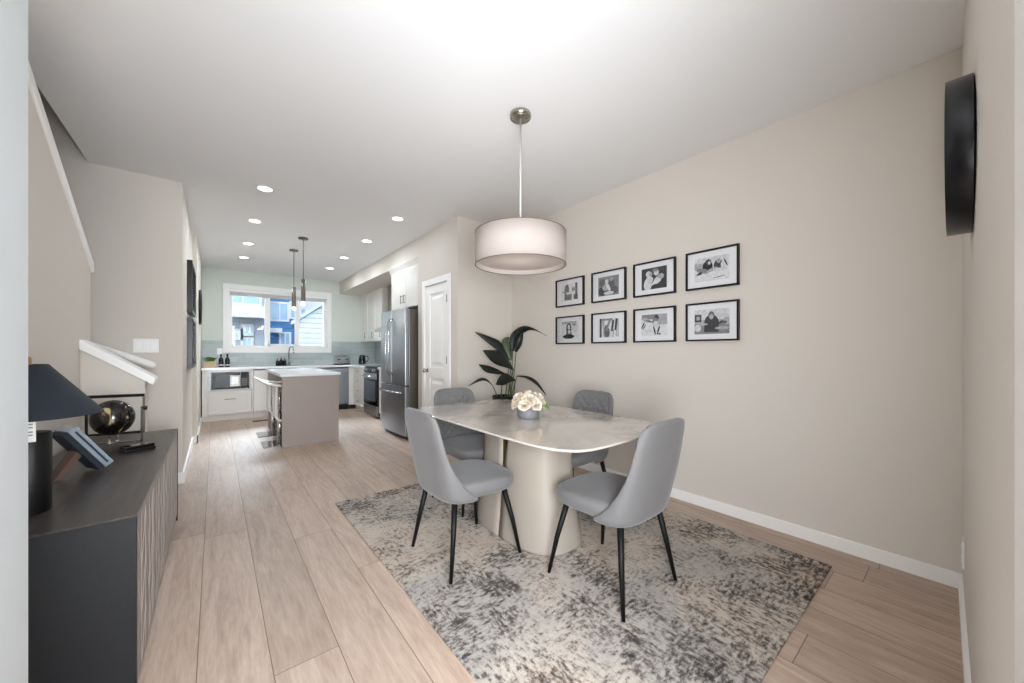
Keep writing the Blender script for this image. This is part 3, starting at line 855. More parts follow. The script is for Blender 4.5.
photo_frame(*cols[2], *ZB, 'black framed photo of a dark legged person striding on snow, lower row',
  [(.45, .5, .55, .5, 4, 0, 'r'), (-.35, .8, .6, .25, 3, 0, 'r'), (-.6, .5, .4, .2, 4, -.4), (.2, .65, .18, .28, 1), (.1, .45, .22, .22, 3), (.15, .05, .2, .3, 5), (.05, -.5, .06, .45, 0, .25), (.35, -.5, .06, .45, 0, -.3), (-.85, .0, .05, .35, 0, -.5), (-.75, -.15, .04, .3, 1, -.6), (-.3, .35, .3, .07, 2, -.3), (-.5, -.55, .3, .12, 5), (.42, -.85, .12, .06, 0)], 6, .62, .62)
photo_frame(*cols[3], *ZB, 'black framed photo of one hooded person seated from behind, lower row',
  [(0, .6, 1, .45, 5, 0, 'r'), (0, -.6, 1, .42, 3, 0, 'r'), (-.78, .3, .2, .3, 1, 0, 'r'), (-.78, .3, .1, .15, 4, 0, 'r'), (0, -.1, .42, .65, 1), (0, -.45, .42, .4, 1, 0, 'r'), (0, .5, .17, .32, 2), (0, .38, .12, .22, 4), (.6, -.05, .25, .1, 1, .5), (.85, .0, .2, .3, 4), (.75, -.1, .12, .12, 2), (-.5, -.2, .3, .1, 4), (.6, -.55, .4, .12, 4), (-.8, -.5, .2, .3, 5)], 4, .66, .64)

# ------------------------------------------------------------------ round black wall piece and outlet on the near wall
rm = thing('round_mirror', 'deep rimmed round black mirror high on the near end wall', 'mirror', (1.90, -.0195, 1.832))
a = MB(); a.lathe([(.243, 0), (.243, .054), (.230, .054), (.228, .012), (.228, 0)], 72, axis='y', cap0=False, cap1=False); a.build('rim', M['blackmetal'], rm)
a = MB(); a.lathe([(.228, .014), (.001, .014)], 64, axis='y', cap0=False, cap1=False); a.build('mirror_glass', M['chrome'], rm)
a = MB(); a.lathe([(.229, .05), (.226, .052), (.223, .05), (.223, .014)], 64, axis='y', cap0=False, cap1=False); a.build('inner_rim', M['white'], rm)
ol = thing('wall_outlet', 'white outlet plate low on the near end wall by the corner', 'outlet', (2.60, -.005, .30))
MB().box(-.038, .038, 0, .008, -.06, .06).build('plate', M['plate'], ol, bevel=.002)
q = MB()
for z in (-.025, .025): q.box(-.014, .014, .006, .0095, z-.015, z+.015)
q.build('socket', M['white'], ol)

# switch plate on the grey wall
sw = thing('switch_plate', 'white wide switch plate on the grey wall above the low stair wall', 'light switch', (-.467, YG, 1.25))
MB().box(-.08, .08, -.007, 0, -.06, .06).build('plate', M['plate'], sw, bevel=.002)
for x in (-.048, 0, .048): MB().box(x-.017, x+.017, -.011, -.006, -.034, .034).build('rocker', M['white'], sw, bevel=.001)

# corridor wall frames
def side_frame(ya, yb, za, zb_, label):
    t = thing('wall_frame', label, 'picture frame', (XK, (ya+yb)/2, (za+zb_)/2), 0, 'dark frames stacked on the corridor wall')
    hw, hh = (yb-ya)/2, (zb_-za)/2
    f = MB(); w_ = .03
    f.box(0, .045, -hw, hw, hh-w_, hh); f.box(0, .045, -hw, hw, -hh, -hh+w_); f.box(0, .045, -hw, -hw+w_, -hh+w_, hh-w_); f.box(0, .045, hw-w_, hw, -hh+w_, hh-w_)
    f.build('frame', M['blackmetal'], t, bevel=.002)
    MB().box(.002, .012, -hw+w_, hw-w_, -hh+w_, hh-w_).build('picture', M['grey3'], t)
    MB().box(.030, .032, -hw+w_, hw-w_, -hh+w_, hh-w_).build('frame_glass', M['frameglass'], t)
side_frame(5.15, 6.05, 1.62, 2.17, 'large dark frame on the corridor wall, upper of the two')
side_frame(5.15, 6.05, 1.02, 1.56, 'large dark frame on the corridor wall, lower of the two')
rd = thing('round_wall_decor', 'small dark round wall piece near the kitchen end of the corridor wall', 'wall decor', (-.185, 7.2, 1.86))
a = MB(); a.lathe([(.26, 0), (.26, .028), (.235, .03), (.23, .01), (.001, .01)], 40, axis='x'); a.build('disc', M['blackmetal'], rd)

# ------------------------------------------------------------------ sideboard
SX0, SX1, SY0, SY1, SH = -.66, -.205, 1.755, 3.54, .65
sb = thing('sideboard', 'long black wood sideboard with patterned doors along the stair wall', 'sideboard', ((SX0+SX1)/2, (SY0+SY1)/2, 0))
hx, hy = (SX1-SX0)/2, (SY1-SY0)/2
MB().box(-hx, hx, -hy, hy, SH-.008, SH).build('top', M['darkwood'], sb, bevel=.002)
MB().box(-hx+.005, hx-.025, -hy+.004, hy-.004, .04, SH-.008).build('body', M['blackwood'], sb, bevel=.002)
MB().box(-hx+.005, hx-.001, -hy+.001, -hy+.025, .0, SH-.008).build('side_panel', M['blackwood'], sb, bevel=.001)
MB().box(-hx+.005, hx-.001, hy-.025, hy-.001, 0, SH-.008).build('side_panel', M['blackwood'], sb, bevel=.001)
MB().box(-hx+.02, hx-.04, -hy+.03, hy-.03, 0, .04).build('plinth', M['black'], sb)
nd = 4; dwid = (2*hy-.056)/nd
for i in range(nd):
    ya = -hy+.028+i*dwid
    dd = MB().box(hx-.024, hx-.004, ya+.003, ya+dwid-.003, .045, SH-.012).build('door', M['doorwood'], sb, bevel=.001)
    il = MB()
    def strip(p, q, w=.002):
        (y0_, z0_), (y1_, z1_) = p, q
        dy_, dz_ = y1_-y0_, z1_-z0_; l = math.hypot(dy_, dz_); ny, nz = -dz_/l*w, dy_/l*w
        il.prism([(y0_+ny, z0_+nz), (y0_-ny, z0_-nz), (y1_-ny, z1_-nz), (y1_+ny, z1_+nz)], hx-.006, hx-.0034, 'x')
    A, B, Z0, Z1 = ya+.012, ya+dwid-.012, .055, SH-.045
    D = B-A; zm = (Z0+Z1)/2
    for k in (0.02, .25, .5, .75, .98): strip((A+D*k, Z0), (A+D*k, Z1))
    for k in range(4):
        sgn = 1 if k % 2 else -1
        a0, a1 = A+D*(.02+.24*k), A+D*(.26+.24*k)
        for zz in (Z0, Z0+.18, Z0+.36):
            if sgn > 0: strip((a0, zz), (a1, zz+.18), .0012)
            else: strip((a0, zz+.18), (a1, zz), .0012)
    il.build('inlay', M['inlay'], dd)

# --- lamp on the sideboard
lp = thing('table_lamp', 'table lamp with wide navy cone shade and black cylinder base on the sideboard', 'table lamp', (-.495, 2.01, SH))
MB().lathe([(.001, 0), (.050, 0), (.052, .004), (.052, .268), (.049, .272), (.001, .266)], 40).build('base', M['black'], lp)
MB().cyl(.008, .266, .53, n=12).build('stem', M['brass'], lp)
MB().lathe([(.174, .330), (.044, .506), (.041, .506), (.171, .328), (.174, .330)], 56, cap0=False, cap1=False).build('lamp_shade', M['navy'], lp)
MB().lathe([(.001, .508), (.006, .51), (.003, .518), (.005, .526), (.002, .533), (.001, .534)], 16).build('finial', M['brass'], lp)
s3 = MB()
for a in (0, 2.1, 4.2): s3.tube([(0, 0, .50), (.038*math.cos(a), .038*math.sin(a), .503)], .0025, 6)
s3.build('spider', M['brass'], lp)
# paper tag hanging from the shade
tg = MB(); tg.box(.0, .04, -.100, -.098, .255, .335); to = tg.build('paper_tag', M['label'], lp)
q = MB()
for z in (.275, .285, .30, .31, .325): q.box(.008, .034, -.1008, -.100, z, z+.005)
q.build('print', M['labelgrey'], to)

# --- leaning frame with easel back
lf = thing('desk_frame', 'small navy backed frame leaning on its easel, facing away on the sideboard', 'picture frame', (-.375, 2.56, SH), math.radians(33))
# local: +x = front normal, leans back towards -x
tilt = math.radians(33); ca, sa = math.cos(tilt), math.sin(tilt)
def lean(x, z): return (x*ca - z*sa, x*sa*1.0 + z*ca)
def lbox(m, x0, x1, y0, y1, z0, z1):
    v = []
    for z in (z0, z1):
        for x, y in ((x0, y0), (x1, y0), (x1, y1), (x0, y1)):
            X, Z = lean(x, z); v.append((X, y, Z))
    m.quad_mesh(v, [(0,3,2,1),(4,5,6,7),(0,1,5,4),(1,2,6,5),(2,3,7,6),(3,0,4,7)], False); return m
lbox(MB(), -.055, -.034, -.052, .052, .048, .262).build('back_board', M['navy'], lf, bevel=.002)
e_ = MB(); 
lbox(e_, -.034, .0, -.054, -.044, .045, .265); lbox(e_, -.034, 0, .044, .054, .045, .265); lbox(e_, -.034, 0, -.044, .044, .045, .057); lbox(e_, -.034, 0, -.044, .044, .253, .265)
e_.build('frame', M['frameedge'], lf, bevel=.001)
lbox(MB(), -.020, -.010, -.044, .044, .057, .253).build('picture', M['grey5'], lf)
lbox(MB(), -.020, -.013, -.0555, -.054, .06, .25).build('slot', M['slot'], lf)
es = MB(); X1, Z1 = lean(-.045, .17)
es.prism([(X1, Z1), (X1+.012, Z1-.03), (X1-.055, 0), (X1-.075, 0)], -.03, .03, 'y'); es.build('easel', M['conebrown'], lf)

# --- globe in a rectangular frame
gb = thing('decor_globe', 'glossy black and gold marbled ball in a black rectangular frame on the sideboard', 'ornament', (-.47, 3.22, SH), math.radians(-12))
MB().lathe([(.096*math.sin(PI*i/20)+.0002, -.104*math.cos(PI*i/20)) for i in range(21)], 40, (.0, -.02, .155)).build('ball', M['blackmarbled'], gb)
f = MB(); W_ = .135
f.box(-W_, W_-.01, .02, .032, .270, .288); f.box(-W_, W_-.01, .02, .032, .045, .058); f.box(-W_, -W_+.01, .02, .032, .05, .28); f.box(W_-.014, W_-.010, .021, .031, .05, .28)
f.build('frame', M['black'], gb, bevel=.001)
f = MB(); f.box(W_-.016, W_-.008, .018, .034, .058, .270); 
f.box(W_-.006, W_+.004, -.04, -.03, 0, .215); f.box(-W_, W_, -.04, -.03, .004, .012); f.box(W_-.006, W_+.004, -.04, .034, .205, .213)
f.build('bracket', M['chrome'], gb)
MB().lathe([(.001, 0), (.010, .003), (.013, .010), (.010, .018), (.001, .02)], 14, (W_+.004, -.035, .205), 'x').build('knob', M['blackgloss'], gb)
f = MB(); f.lathe([(.012, 0), (.010, .012), (.004, .016), (.004, .05)], 14, (.0, -.06, 0)); f.lathe([(.012, 0), (.010, .012), (.004, .016), (.004, .05)], 14, (.0, .03, 0))
f.build('foot', M['chrome'], gb)
# --- black case
bx_ = thing('glasses_case', 'flat black case lying at the front of the sideboard by the ornament', 'case', (-.335, 2.90, SH), math.radians(28))
MB().box(-.065, .065, -.035, .035, 0, .016).build('case_base', M['black'], bx_, bevel=.004)
MB().box(-.063, .063, -.033, .033, .017, .032).build('lid', M['blackgloss'], bx_, bevel=.005)
MB().box(.058, .068, -.008, .008, .009, .02).build('clasp', M['nickel'], bx_, bevel=.001)
# --- thin dark easel behind the lamp
ez = thing('display_easel', 'thin dark brown display easel behind the lamp against the stair wall', 'easel', (-.60, 2.28, SH))
m = MB(); m.tube([(-.02, -.05, 0), (.0, 0, .13)], .006, 8); m.tube([(-.02, .06, 0), (.0, .0, .13)], .006, 8); m.tube([(.05, .02, 0), (0, 0, .13)], .005, 8)
m.build('legs', M['conebrown'], ez)

# ------------------------------------------------------------------ kitchen cabinetry
YF = 8.08; XFc = 2.25; CZ = .92
def bar_handle(parent, c, axis, length, mat_='nickel', off=(0, -.028, 0), r=.005):
    m = MB(); cx, cy, cz = c
    d = {'x': (1, 0, 0), 'y': (0, 1, 0), 'z': (0, 0, 1)}[axis]; h = length/2
    A = Vector(c)-Vector(d)*h; B = Vector(c)+Vector(d)*h
    O_ = Vector(off)
    m.tube([A+O_, B+O_], r, 8)
    for k in (-.8, .8):
        P = Vector(c)+Vector(d)*h*k; m.tube([P, P+O_], r*.9, 8)
    return m.build('handle', M[mat_], parent)
def shaker(parent, name, axis, a0, a1, z0, z1, face, mt, handle=None):
    """door/drawer front. axis 'x': lies along X, faces -Y at y=face; axis 'y': lies along Y, faces -X at x=face"""
    m = MB(); fw_ = .055 if (z1-z0) > .25 else .03
    def bx(p0, p1, q0, q1, dd0, dd1):
        if axis == 'x': m.box(p0, p1, face+dd0, face+dd1, q0, q1)
        else: m.box(face+dd0, face+dd1, p0, p1, q0, q1)
    bx(a0, a1, z0, z0+fw_, 0, .02); bx(a0, a1, z1-fw_, z1, 0, .02); bx(a0, a0+fw_, z0+fw_, z1-fw_, 0, .02); bx(a1-fw_, a1, z0+fw_, z1-fw_, 0, .02)
    bx(a0+fw_, a1-fw_, z0+fw_, z1-fw_, .007, .02)
    o = m.build(name, M[mt], parent, bevel=.0015)
    if handle:
        hp, ha, hl = handle[:3]
        hm = handle[3] if len(handle) > 3 else 'nickel'
        cc = (hp[0], face, hp[1]) if axis == 'x' else (face, hp[0], hp[1])
        off = (0, -.028, 0) if axis == 'x' else (-.028, 0, 0)
        bar_handle(o, cc, ha, hl, hm, off)
    return o
# microwave cabinet, built from panels with an open niche
mc = thing('microwave_cabinet', 'white base cabinet with an open microwave niche over one wide drawer', 'cabinet')
b = MB(); b.box(-.17, -.10, YF, YB-.02, 0.09, .88); b.box(-.10, -.08, YF+.02, YB-.02, .09, .88); b.box(.515, .535, YF, YB-.02, .09, .88)
b.box(-.10, .515, YF+.02, YB-.02, .52, .54); b.box(-.10, .515, YF+.02, YB-.02, .86, .88); b.box(-.10, .515, YB-.04, YB-.02, .54, .86); b.box(-.10, .515, YF+.02, YB-.02, .09, .11)
b.build('body', M['cabinet'], mc)
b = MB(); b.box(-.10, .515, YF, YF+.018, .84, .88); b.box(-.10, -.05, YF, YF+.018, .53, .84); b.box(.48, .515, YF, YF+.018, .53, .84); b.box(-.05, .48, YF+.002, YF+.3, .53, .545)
b.build('niche_trim', M['trimreflect'], mc)
shaker(mc, 'drawer', 'x', -.095, .51, .115, .515, YF, 'cabinet', ((.21, .37), 'x', .16, 'darksteel'))
MB().box(-.17, .535, YF+.05, YF+.07, 0, .09).build('plinth', M['cabinet'], mc)
mw = thing('microwave_oven', 'black and steel microwave sitting in the cabinet niche', 'microwave', (.215, YF+.04, .546))
MB().box(-.25, .25, 0, .40, .012, .285).build('body', M['steel'], mw, bevel=.003)
MB().box(-.245, .135, -.018, 0, .016, .281).build('door', M['blackgloss'], mw, bevel=.003)
MB().box(-.205, .03, -.020, -.018, .055, .24).build('door_window', M['slot'], mw)
MB().box(.14, .245, -.018, 0, .016, .281).build('control_panel', M['black'], mw, bevel=.002)
pg = MB().box(-.01, .125, -.0215, -.020, .04, .235).build('white_patch', M['label'], mw)  # plain white rectangle on the door front
MB().box(.015, .10, -.0222, -.0215, .08, .20).build('print', M['frameedge'], pg)  # smaller grey-blue rectangle over the white one
m = MB()
for i in range(4):
    for j in range(3): m.box(.155+.028*j, .175+.028*j, -.0195, -.018, .05+.035*i, .072+.035*i)
m.build('button', M['darksteel'], mw)
m = MB()
for x in (-.22, .22):
    for y in (.03, .36): m.cyl(.012, 0, .012, (x, y, 0), n=12)
m.build('foot', M['black'], mw)
# sink cabinet
sc_ = thing('sink_cabinet', 'pale grey base cabinet with two doors under the kitchen sink', 'cabinet')
MB().box(.54, 1.565, YF+.02, YB-.02, .09, .86).build('body', M['cabinet'], sc_)
MB().box(.54, 1.565, YF+.06, YF+.08, 0, .09).build('plinth', M['cabinet'], sc_)
shaker(sc_, 'door', 'x', .545, 1.05, .11, .85, YF, 'cabinet', ((1.0, .70), 'z', .14)); shaker(sc_, 'door', 'x', 1.055, 1.56, .11, .85, YF, 'cabinet', ((1.10, .70), 'z', .14))
dw = thing('dishwasher', 'stainless dishwasher with curved bar handle beside the corner drawers', 'dishwasher', (1.87, YF, 0))
MB().box(-.295, .295, .03, .6, .10, .86).build('body', M['darksteel'], dw)
MB().box(-.295, .295, -.015, .03, .12, .86).build('door', M['steel'], dw, bevel=.006)
MB().box(-.29, .29, .05, .08, 0, .10).build('toe_kick', M['black'], dw)
m = MB(); m.tube([(-.26, -.015, .77), (-.24, -.06, .775), (0, -.075, .775), (.24, -.06, .775), (.26, -.015, .77)], .012, 10); m.build('handle', M['chrome'], dw)
# corner + drawer stack along the right side
dc = thing('drawer_cabinet', 'white corner cabinet with a stack of small knobbed drawers beside the range', 'cabinet')
MB().box(XFc+.02, XR-.01, 7.29, YB-.02, .09, .88).build('body', M['cabinet'], dc)
MB().box(2.17, XFc+.02, YF, YF+.02, .09, .88).build('filler', M['cabinet'], dc)
MB().box(XFc+.06, XFc+.08, 7.29, 8.1, 0, .09).build('plinth', M['cabinet'], dc)
for z0, z1 in ((.72, .865), (.52, .71), (.31, .51), (.105, .30)):
    o = shaker(dc, 'drawer', 'y', 7.30, 8.06, z0, z1, XFc, 'cabinet')
    kb = MB(); kb.lathe([(.004, 0), (.004, -.012), (.012, -.02), (.012, -.028), (.001, -.03)], 14, (XFc, 7.68, (z0+z1)/2), 'x'); kb.build('knob', M['darksteel'], o)
# range
rn = thing('kitchen_range', 'stainless and black oven range with glass cooktop beside the fridge', 'oven', (XFc, 6.90, 0))
MB().box(.01, .64, -.375, .375, .02, .905).build('body', M['black'], rn, bevel=.003)
MB().box(.0, .66, -.378, .378, .905, .925).build('cooktop', M['blackgloss'], rn, bevel=.003)
o = MB().box(-.03, .01, -.37, .37, .22, .80).build('oven_door', M['blackgloss'], rn, bevel=.005)
MB().box(-.033, -.029, -.29, .29, .30, .66).build('door_window', M['slot'], o)
MB().box(-.034, -.029, -.37, .37, .70, .80).build('top_rail', M['steel'], o)
m = MB(); m.tube([(-.03, -.33, .745), (-.075, -.32, .745), (-.075, .32, .745), (-.03, .33, .745)], .012, 10); m.build('handle', M['chrome'], o)
MB().box(-.025, .01, -.37, .37, .81, .90).build('control_panel', M['blackgloss'], rn, bevel=.003)
for y in (-.28, -.18, .18, .28):
    MB().cyl(.02, -.05, -.025, (0, y, .857), 'x', 16).build('knob', M['steel'], rn)
MB().box(-.028, .01, -.37, .37, .04, .21).build('drawer', M['steel'], rn, bevel=.004)
m = MB()
for y in (-.19, .19):
    for x in (.17, .46):
        m.lathe([(.09, .9255), (.09, .9262), (.085, .9262), (.085, .9255)], 28, (x, y, 0), cap0=False, cap1=False)
m.build('burner', M['darksteel'], rn)
# base cabinet between range and fridge
cb_ = thing('narrow_cabinet', 'white base cabinet tucked between the fridge and the range', 'cabinet')
MB().box(XFc+.02, XR-.01, 5.66, 6.515, 0.0, .88).build('body', M['cabinet'], cb_)
shaker(cb_, 'door', 'y', 5.67, 6.505, .11, .87, XFc, 'cabinet')
# worktops
wt = MB(); wt.box(-.183, 2.17, YF-.025, YB-.013, .88, CZ); wt.box(2.17, XR-.013, YF-.025, YB-.013, .88, CZ); wt.box(XFc-.02, XR-.013, 7.285, YF-.025, .88, CZ)
wo = wt.build('worktop', M['counter'], bevel=.003); tag(wo, 'white stone worktop running round the kitchen corner under the window', 'worktop')
wo2 = MB().box(XFc-.02, XR-.013, 5.66, 6.515, .88, CZ).build('worktop', M['counter'], bevel=.003); tag(wo2, 'short white stone worktop between the fridge and the range', 'worktop')
# backsplash
bs = MB(); bs.box(-.185, WX0-.085, YB-.012, YB, CZ, 1.40); bs.box(WX0-.085, WX1+.085, YB-.012, YB, CZ, WZ0-.085); bs.box(WX1+.085, XR, YB-.012, YB, CZ, 1.42); bs.box(XR-.012, XR, 5.66, YB-.012, CZ, 1.42)
struct('wall_backsplash', bs, M['tile'])
# wall cabinets on the right
wc = thing('wall_cabinet', 'tall white wall cabinets to the bulkhead in the kitchen corner', 'cabinet')
XU = 2.58
MB().box(XU+.02, XR-.005, 7.29, YB-.005, 1.42, 2.478).build('body', M['cabinet'], wc)
for a, b_ in ((7.295, 7.76), (7.765, 8.23), (8.235, 8.69)):
    shaker(wc, 'door', 'y', a, b_, 1.425, 2.475, XU, 'cabinet', ((a+.05, 1.55), 'z', .13, 'darksteel'))
rh = thing('range_hood', 'brown toned chimney range hood between the wall cabinets and the fridge', 'range hood', (XR, 6.90, 0))
MB().box(-.31, -.015, -.17, .17, 1.72, 2.478).build('chimney', M['hoodmat'], rh, bevel=.003)
m = MB(); m.rings([[(-.50, -.375, 1.58), (-.015, -.375, 1.58), (-.015, .375, 1.58), (-.50, .375, 1.58)], [(-.50, -.375, 1.63), (-.015, -.375, 1.63), (-.015, .375, 1.63), (-.50, .375, 1.63)], [(-.31, -.17, 1.74), (-.015, -.17, 1.74), (-.015, .17, 1.74), (-.31, .17, 1.74)]], smooth=False)
m.build('canopy', M['steel'], rh, bevel=.003)
# over-fridge cabinet
oc = thing('fridge_cabinet', 'white two door cabinet with crown moulding above the fridge', 'cabinet')
MB().box(XP+.02, XR-.01, 4.665, 5.64, 1.83, 2.478).build('body', M['cabinet'], oc)
for a, b_, hp in ((4.67, 5.145, 5.10), (5.15, 5.63, 5.20)): shaker(oc, 'door', 'y', a, b_, 1.835, 2.40, XP, 'cabinet', ((hp, 1.96), 'z', .12, 'black'))
m = MB(); m.prism([(XP+.02, 2.40), (XP, 2.40), (XP-.035, 2.47), (XP-.035, 2.478), (XP+.02, 2.478)], 4.665, 5.66, 'y'); m.build('crown_moulding', M['cabinet'], oc)
MB().box(XP+.02, XR-.01, 5.64, 5.66, 0, 1.83).build('side_panel', M['cabinet'], oc)
# fridge
fg = thing('refrigerator', 'tall stainless french door refrigerator with bottom freezer drawer', 'refrigerator', (1.955, 5.15, 0))
MB().box(.075, .88, -.455, .455, .03, 1.775).build('body', M['darksteel'], fg, bevel=.006)
for s in (-1, 1):
    a, b_ = (-.457, -.004) if s < 0 else (.004, .457)
    m = MB(); n = 10; poly = [(.07, a), (.07, b_)]
    for i in range(n+1):
        y = b_+(a-b_)*i/n; poly.append((.016*((y/.457)**2)+.0, y))
    m.prism(poly, .74, 1.785); dd = m.build('door', M['steel'], fg, bevel=.006)
    m = MB(); yy = s*.055
    m.tube([(.0, yy, .86), (-.045, yy, .92), (-.062, yy*1.0, 1.25), (-.045, yy, 1.60), (0, yy, 1.66)], .013, 10); m.build('handle', M['chrome'], dd)
m = MB(); poly = [(.07, -.457), (.07, .457)]+[(.016*(((.457-.914*i/16)/.457)**2), .457-.914*i/16) for i in range(17)]
m.prism(poly, .06, .725); dd = m.build('freezer_drawer', M['steel'], fg, bevel=.006)
m = MB(); m.tube([(.005, -.40, .64), (-.045, -.36, .645), (-.062, 0, .645), (-.045, .36, .645), (.005, .40, .64)], .014, 10); m.build('handle', M['chrome'], dd)
m = MB()
for x in (.12, .8):
    for y in (-.38, .38): m.cyl(.025, 0, .032, (x, y, 0), n=12)
m.build('foot', M['black'], fg)
MB().box(.08, .1, -.44, .44, .005, .055).build('toe_kick', M['black'], fg)

# ------------------------------------------------------------------ island
il_ = thing('kitchen_island', 'taupe kitchen island with white worktop and seating recess', 'kitchen island', (0, 0, 0))
IX0, IX1, IY0, IY1 = .645, 1.30, 5.32, 6.90
b = MB(); b.box(IX0, IX1, IY0, IY0+.03, 0, .885)
b.build('end_panel', M['island'], il_, bevel=.002)
b = MB(); b.box(.90, IX1, IY0+.03, IY1-.03, 0.09, .885); b.box(.93, IX1-.05, IY0+.03, IY1-.03, 0, .09); b.build('body', M['island'], il_)
b = MB(); b.box(IX0, IX1, IY1-.03, IY1, 0, .885); b.build('end_panel', M['island'], il_, bevel=.002)
MB().box(IX0-.02, IX1+.02, IY0-.02, IY1+.02, .885, CZ).build('worktop', M['counter'], il_, bevel=.004)
# bar stools
def stool(x, y, label):
    t = thing('bar_stool', label, 'bar stool', (x, y, 0), 0, 'white bar stools on the recess side of the island')
    MB().box(-.19, .19, -.19, .19, 0, .012).build('base', M['chrome'], t, bevel=.004)
    MB().cyl(.026, .012, .40, n=20).build('pole', M['chrome'], t)
    MB().cyl(.017, .40, .742, n=16).build('gas_lift', M['chrome'], t)
    # curved seat with a low back lip
    prof = [(-.215, .845), (-.17, .815), (-.10, .785), (0, .765), (.10, .765), (.19, .775)]
    V = [[(px, yy, pz) for yy in (-.18, -.09, 0, .09, .18)] for px, pz in prof]
    m = MB(); m.rings(V, False, False, close=False); m.build('seat', M['whiteleather'], t, solid=.025, sub=2)
    m = MB()
    for yy in (-.12, .12): m.tube([(-.05, yy, .745), (-.05, yy, .36), (-.02, yy, .315), (.20, yy, .315)], .017, 10)
    m.tube([(.20, -.12, .315), (.20, .12, .315)], .017, 10); m.tube([(-.05, -.12, .74), (-.05, .12, .74)], .012, 8)
    m.build('footrest', M['whiteleather'], t)
stool(.655, 5.62, 'white curved bar stool at the near end of the island')
stool(.655, 6.35, 'white curved bar stool farther along the island by the window end')

# ------------------------------------------------------------------ things on the worktop
pb = thing('basket_planter', 'leafy green herb in a tan basket at the corridor end of the worktop', 'potted plant', (-.07, 8.36, CZ))
MB().box(-.085, .085, -.07, .07, 0, .11).build('basket', M['basket'], pb, bevel=.008)
m = MB()
for i in range(60):
    a = random.uniform(0, 2*PI); rr = random.uniform(.0, .07); h = random.uniform(.11, .16)
    p = Vector((rr*math.cos(a), rr*math.sin(a), .10)); q = p+Vector((.03*math.cos(a), .03*math.sin(a), h-.08)); e = q+Vector((.03*math.cos(a), .03*math.sin(a), -.01))
    blade(m, [p, q, e], [.004, .012, .002], (-math.sin(a), math.cos(a), 0), .2, 2)
m.build('foliage', M['leafgreen'], pb)
def bottle(x, y, label, s=1):
    t = thing('dark_bottle', label, 'bottle', (x, y, CZ), 0, 'dark bottles beside the window end of the worktop')
    MB().lathe([(.001, 0), (.034*s, 0), (.036*s, .01), (.036*s, .13*s), (.028*s, .155*s), (.013*s, .18*s), (.012*s, .21*s), (.001, .21*s)], 20).build('bottle_body', M['blackgloss'], t)
    MB().lathe([(.015*s, .205*s), (.015*s, .235*s), (.001, .237*s)], 16).build('cap', M['black'], t)
    MB().lathe([(.0365*s, .03), (.0365*s, .045)], 20, cap0=False, cap1=False).build('label_band', M['label'], t)
bottle(.085, 8.40, 'dark bottle next to the basket planter')
bottle(.175, 8.40, 'dark bottle on the sink side of its pair by the basket planter')
for x, h, l in ((.98, .12, 'low black soap jar left of the kitchen tap'), (1.04, .15, 'middle black soap bottle beside the kitchen tap'), (1.10, .13, 'black soap bottle touching distance from the kitchen tap')):
    t = thing('soap_bottle', l, 'soap bottle', (x-.03, 8.45, CZ), 0, 'black soap bottles by the tap')
    MB().lathe([(.001, 0), (.03, 0), (.032, .01), (.03, h*.7), (.01, h*.85), (.01, h), (.001, h)], 16).build('bottle_body', M['black'], t)
    MB().tube([(0, 0, h), (0, 0, h+.02), (0, -.025, h+.02)], .004, 6).build('pump', M['black'], t)
ft = thing('kitchen_tap', 'chrome gooseneck tap at the kitchen sink under the window', 'tap', (1.16, 8.60, CZ))
m = MB(); m.tube([(0, 0, .03), (0, 0, .28), (.01, -.03, .35), (.03, -.09, .385), (.05, -.15, .36), (.06, -.18, .29), (.06, -.18, .25)], .011, 10); m.build('spout', M['chrome'], ft)
MB().lathe([(.028, 0), (.028, .03), (.016, .05)], 18, cap1=True).build('base', M['chrome'], ft)
MB().tube([(.02, 0, .06), (.07, 0, .09)], .006, 8).build('lever', M['chrome'], ft)
sk = thing('kitchen_sink', 'stainless sink rim set in the worktop below the tap', 'sink', (1.18, 8.37, CZ))
m = MB(); m.box(-.30, .30, -.17, -.15, .0, .004); m.box(-.30, .30, .15, .17, 0, .004); m.box(-.30, -.28, -.15, .15, 0, .004); m.box(.28, .30, -.15, .15, 0, .004)
m.build('rim', M['steel'], sk); MB().box(-.28, .28, -.15, .15, .0003, .001).build('bowl', M['darksteel'], sk)
ts = thing('toaster', 'shiny silver toaster on the worktop right of the window', 'toaster', (2.12, 8.42, CZ))
MB().box(-.15, .15, -.08, .08, .015, .19).build('body', M['chrome'], ts, bevel=.02)
MB().box(-.155, .155, -.085, .085, 0, .018).build('base', M['black'], ts, bevel=.004)
m = MB()
for x in (-.075, .075):
    for y in (-.03, .03): m.box(x-.06, x+.06, y-.012, y+.012, .188, .193)
m.build('slot', M['black'], ts)
for x in (-.08, .08): MB().box(x-.02, x+.02, -.10, -.08, .10, .12).build('lever', M['black'], ts)
kt = thing('kettle', 'black kettle in the kitchen corner by the range', 'kettle', (2.52, 8.35, CZ))
MB().lathe([(.001, 0), (.075, 0), (.078, .02), (.07, .12), (.058, .19), (.03, .205), (.001, .21)], 24).build('body', M['blackgloss'], kt)
MB().tube([(.055, -.02, .18), (.11, -.04, .17), (.115, -.045, .09), (.075, -.02, .05)], .010, 8).build('handle', M['black'], kt)
MB().tube([(-.05, 0, .16), (-.085, 0, .19)], [.018, .01], 10).build('spout', M['steel'], kt)
uo = thing('wall_outlet', 'white outlet plate on the tiles above the dark bottles', 'outlet', (.07, YB-.012, 1.20))
MB().box(-.04, .04, -.007, 0, -.06, .06).build('plate', M['plate'], uo, bevel=.002)
MB().box(-.016, .016, -.009, -.006, -.04, .04).build('socket', M['white'], uo)
fv = MB(); fv.box(.50, .86, 7.60, 7.72, 0, .006)
for i in range(10): fv.box(.515+.034*i, .535+.034*i, 7.61, 7.71, .006, .008)
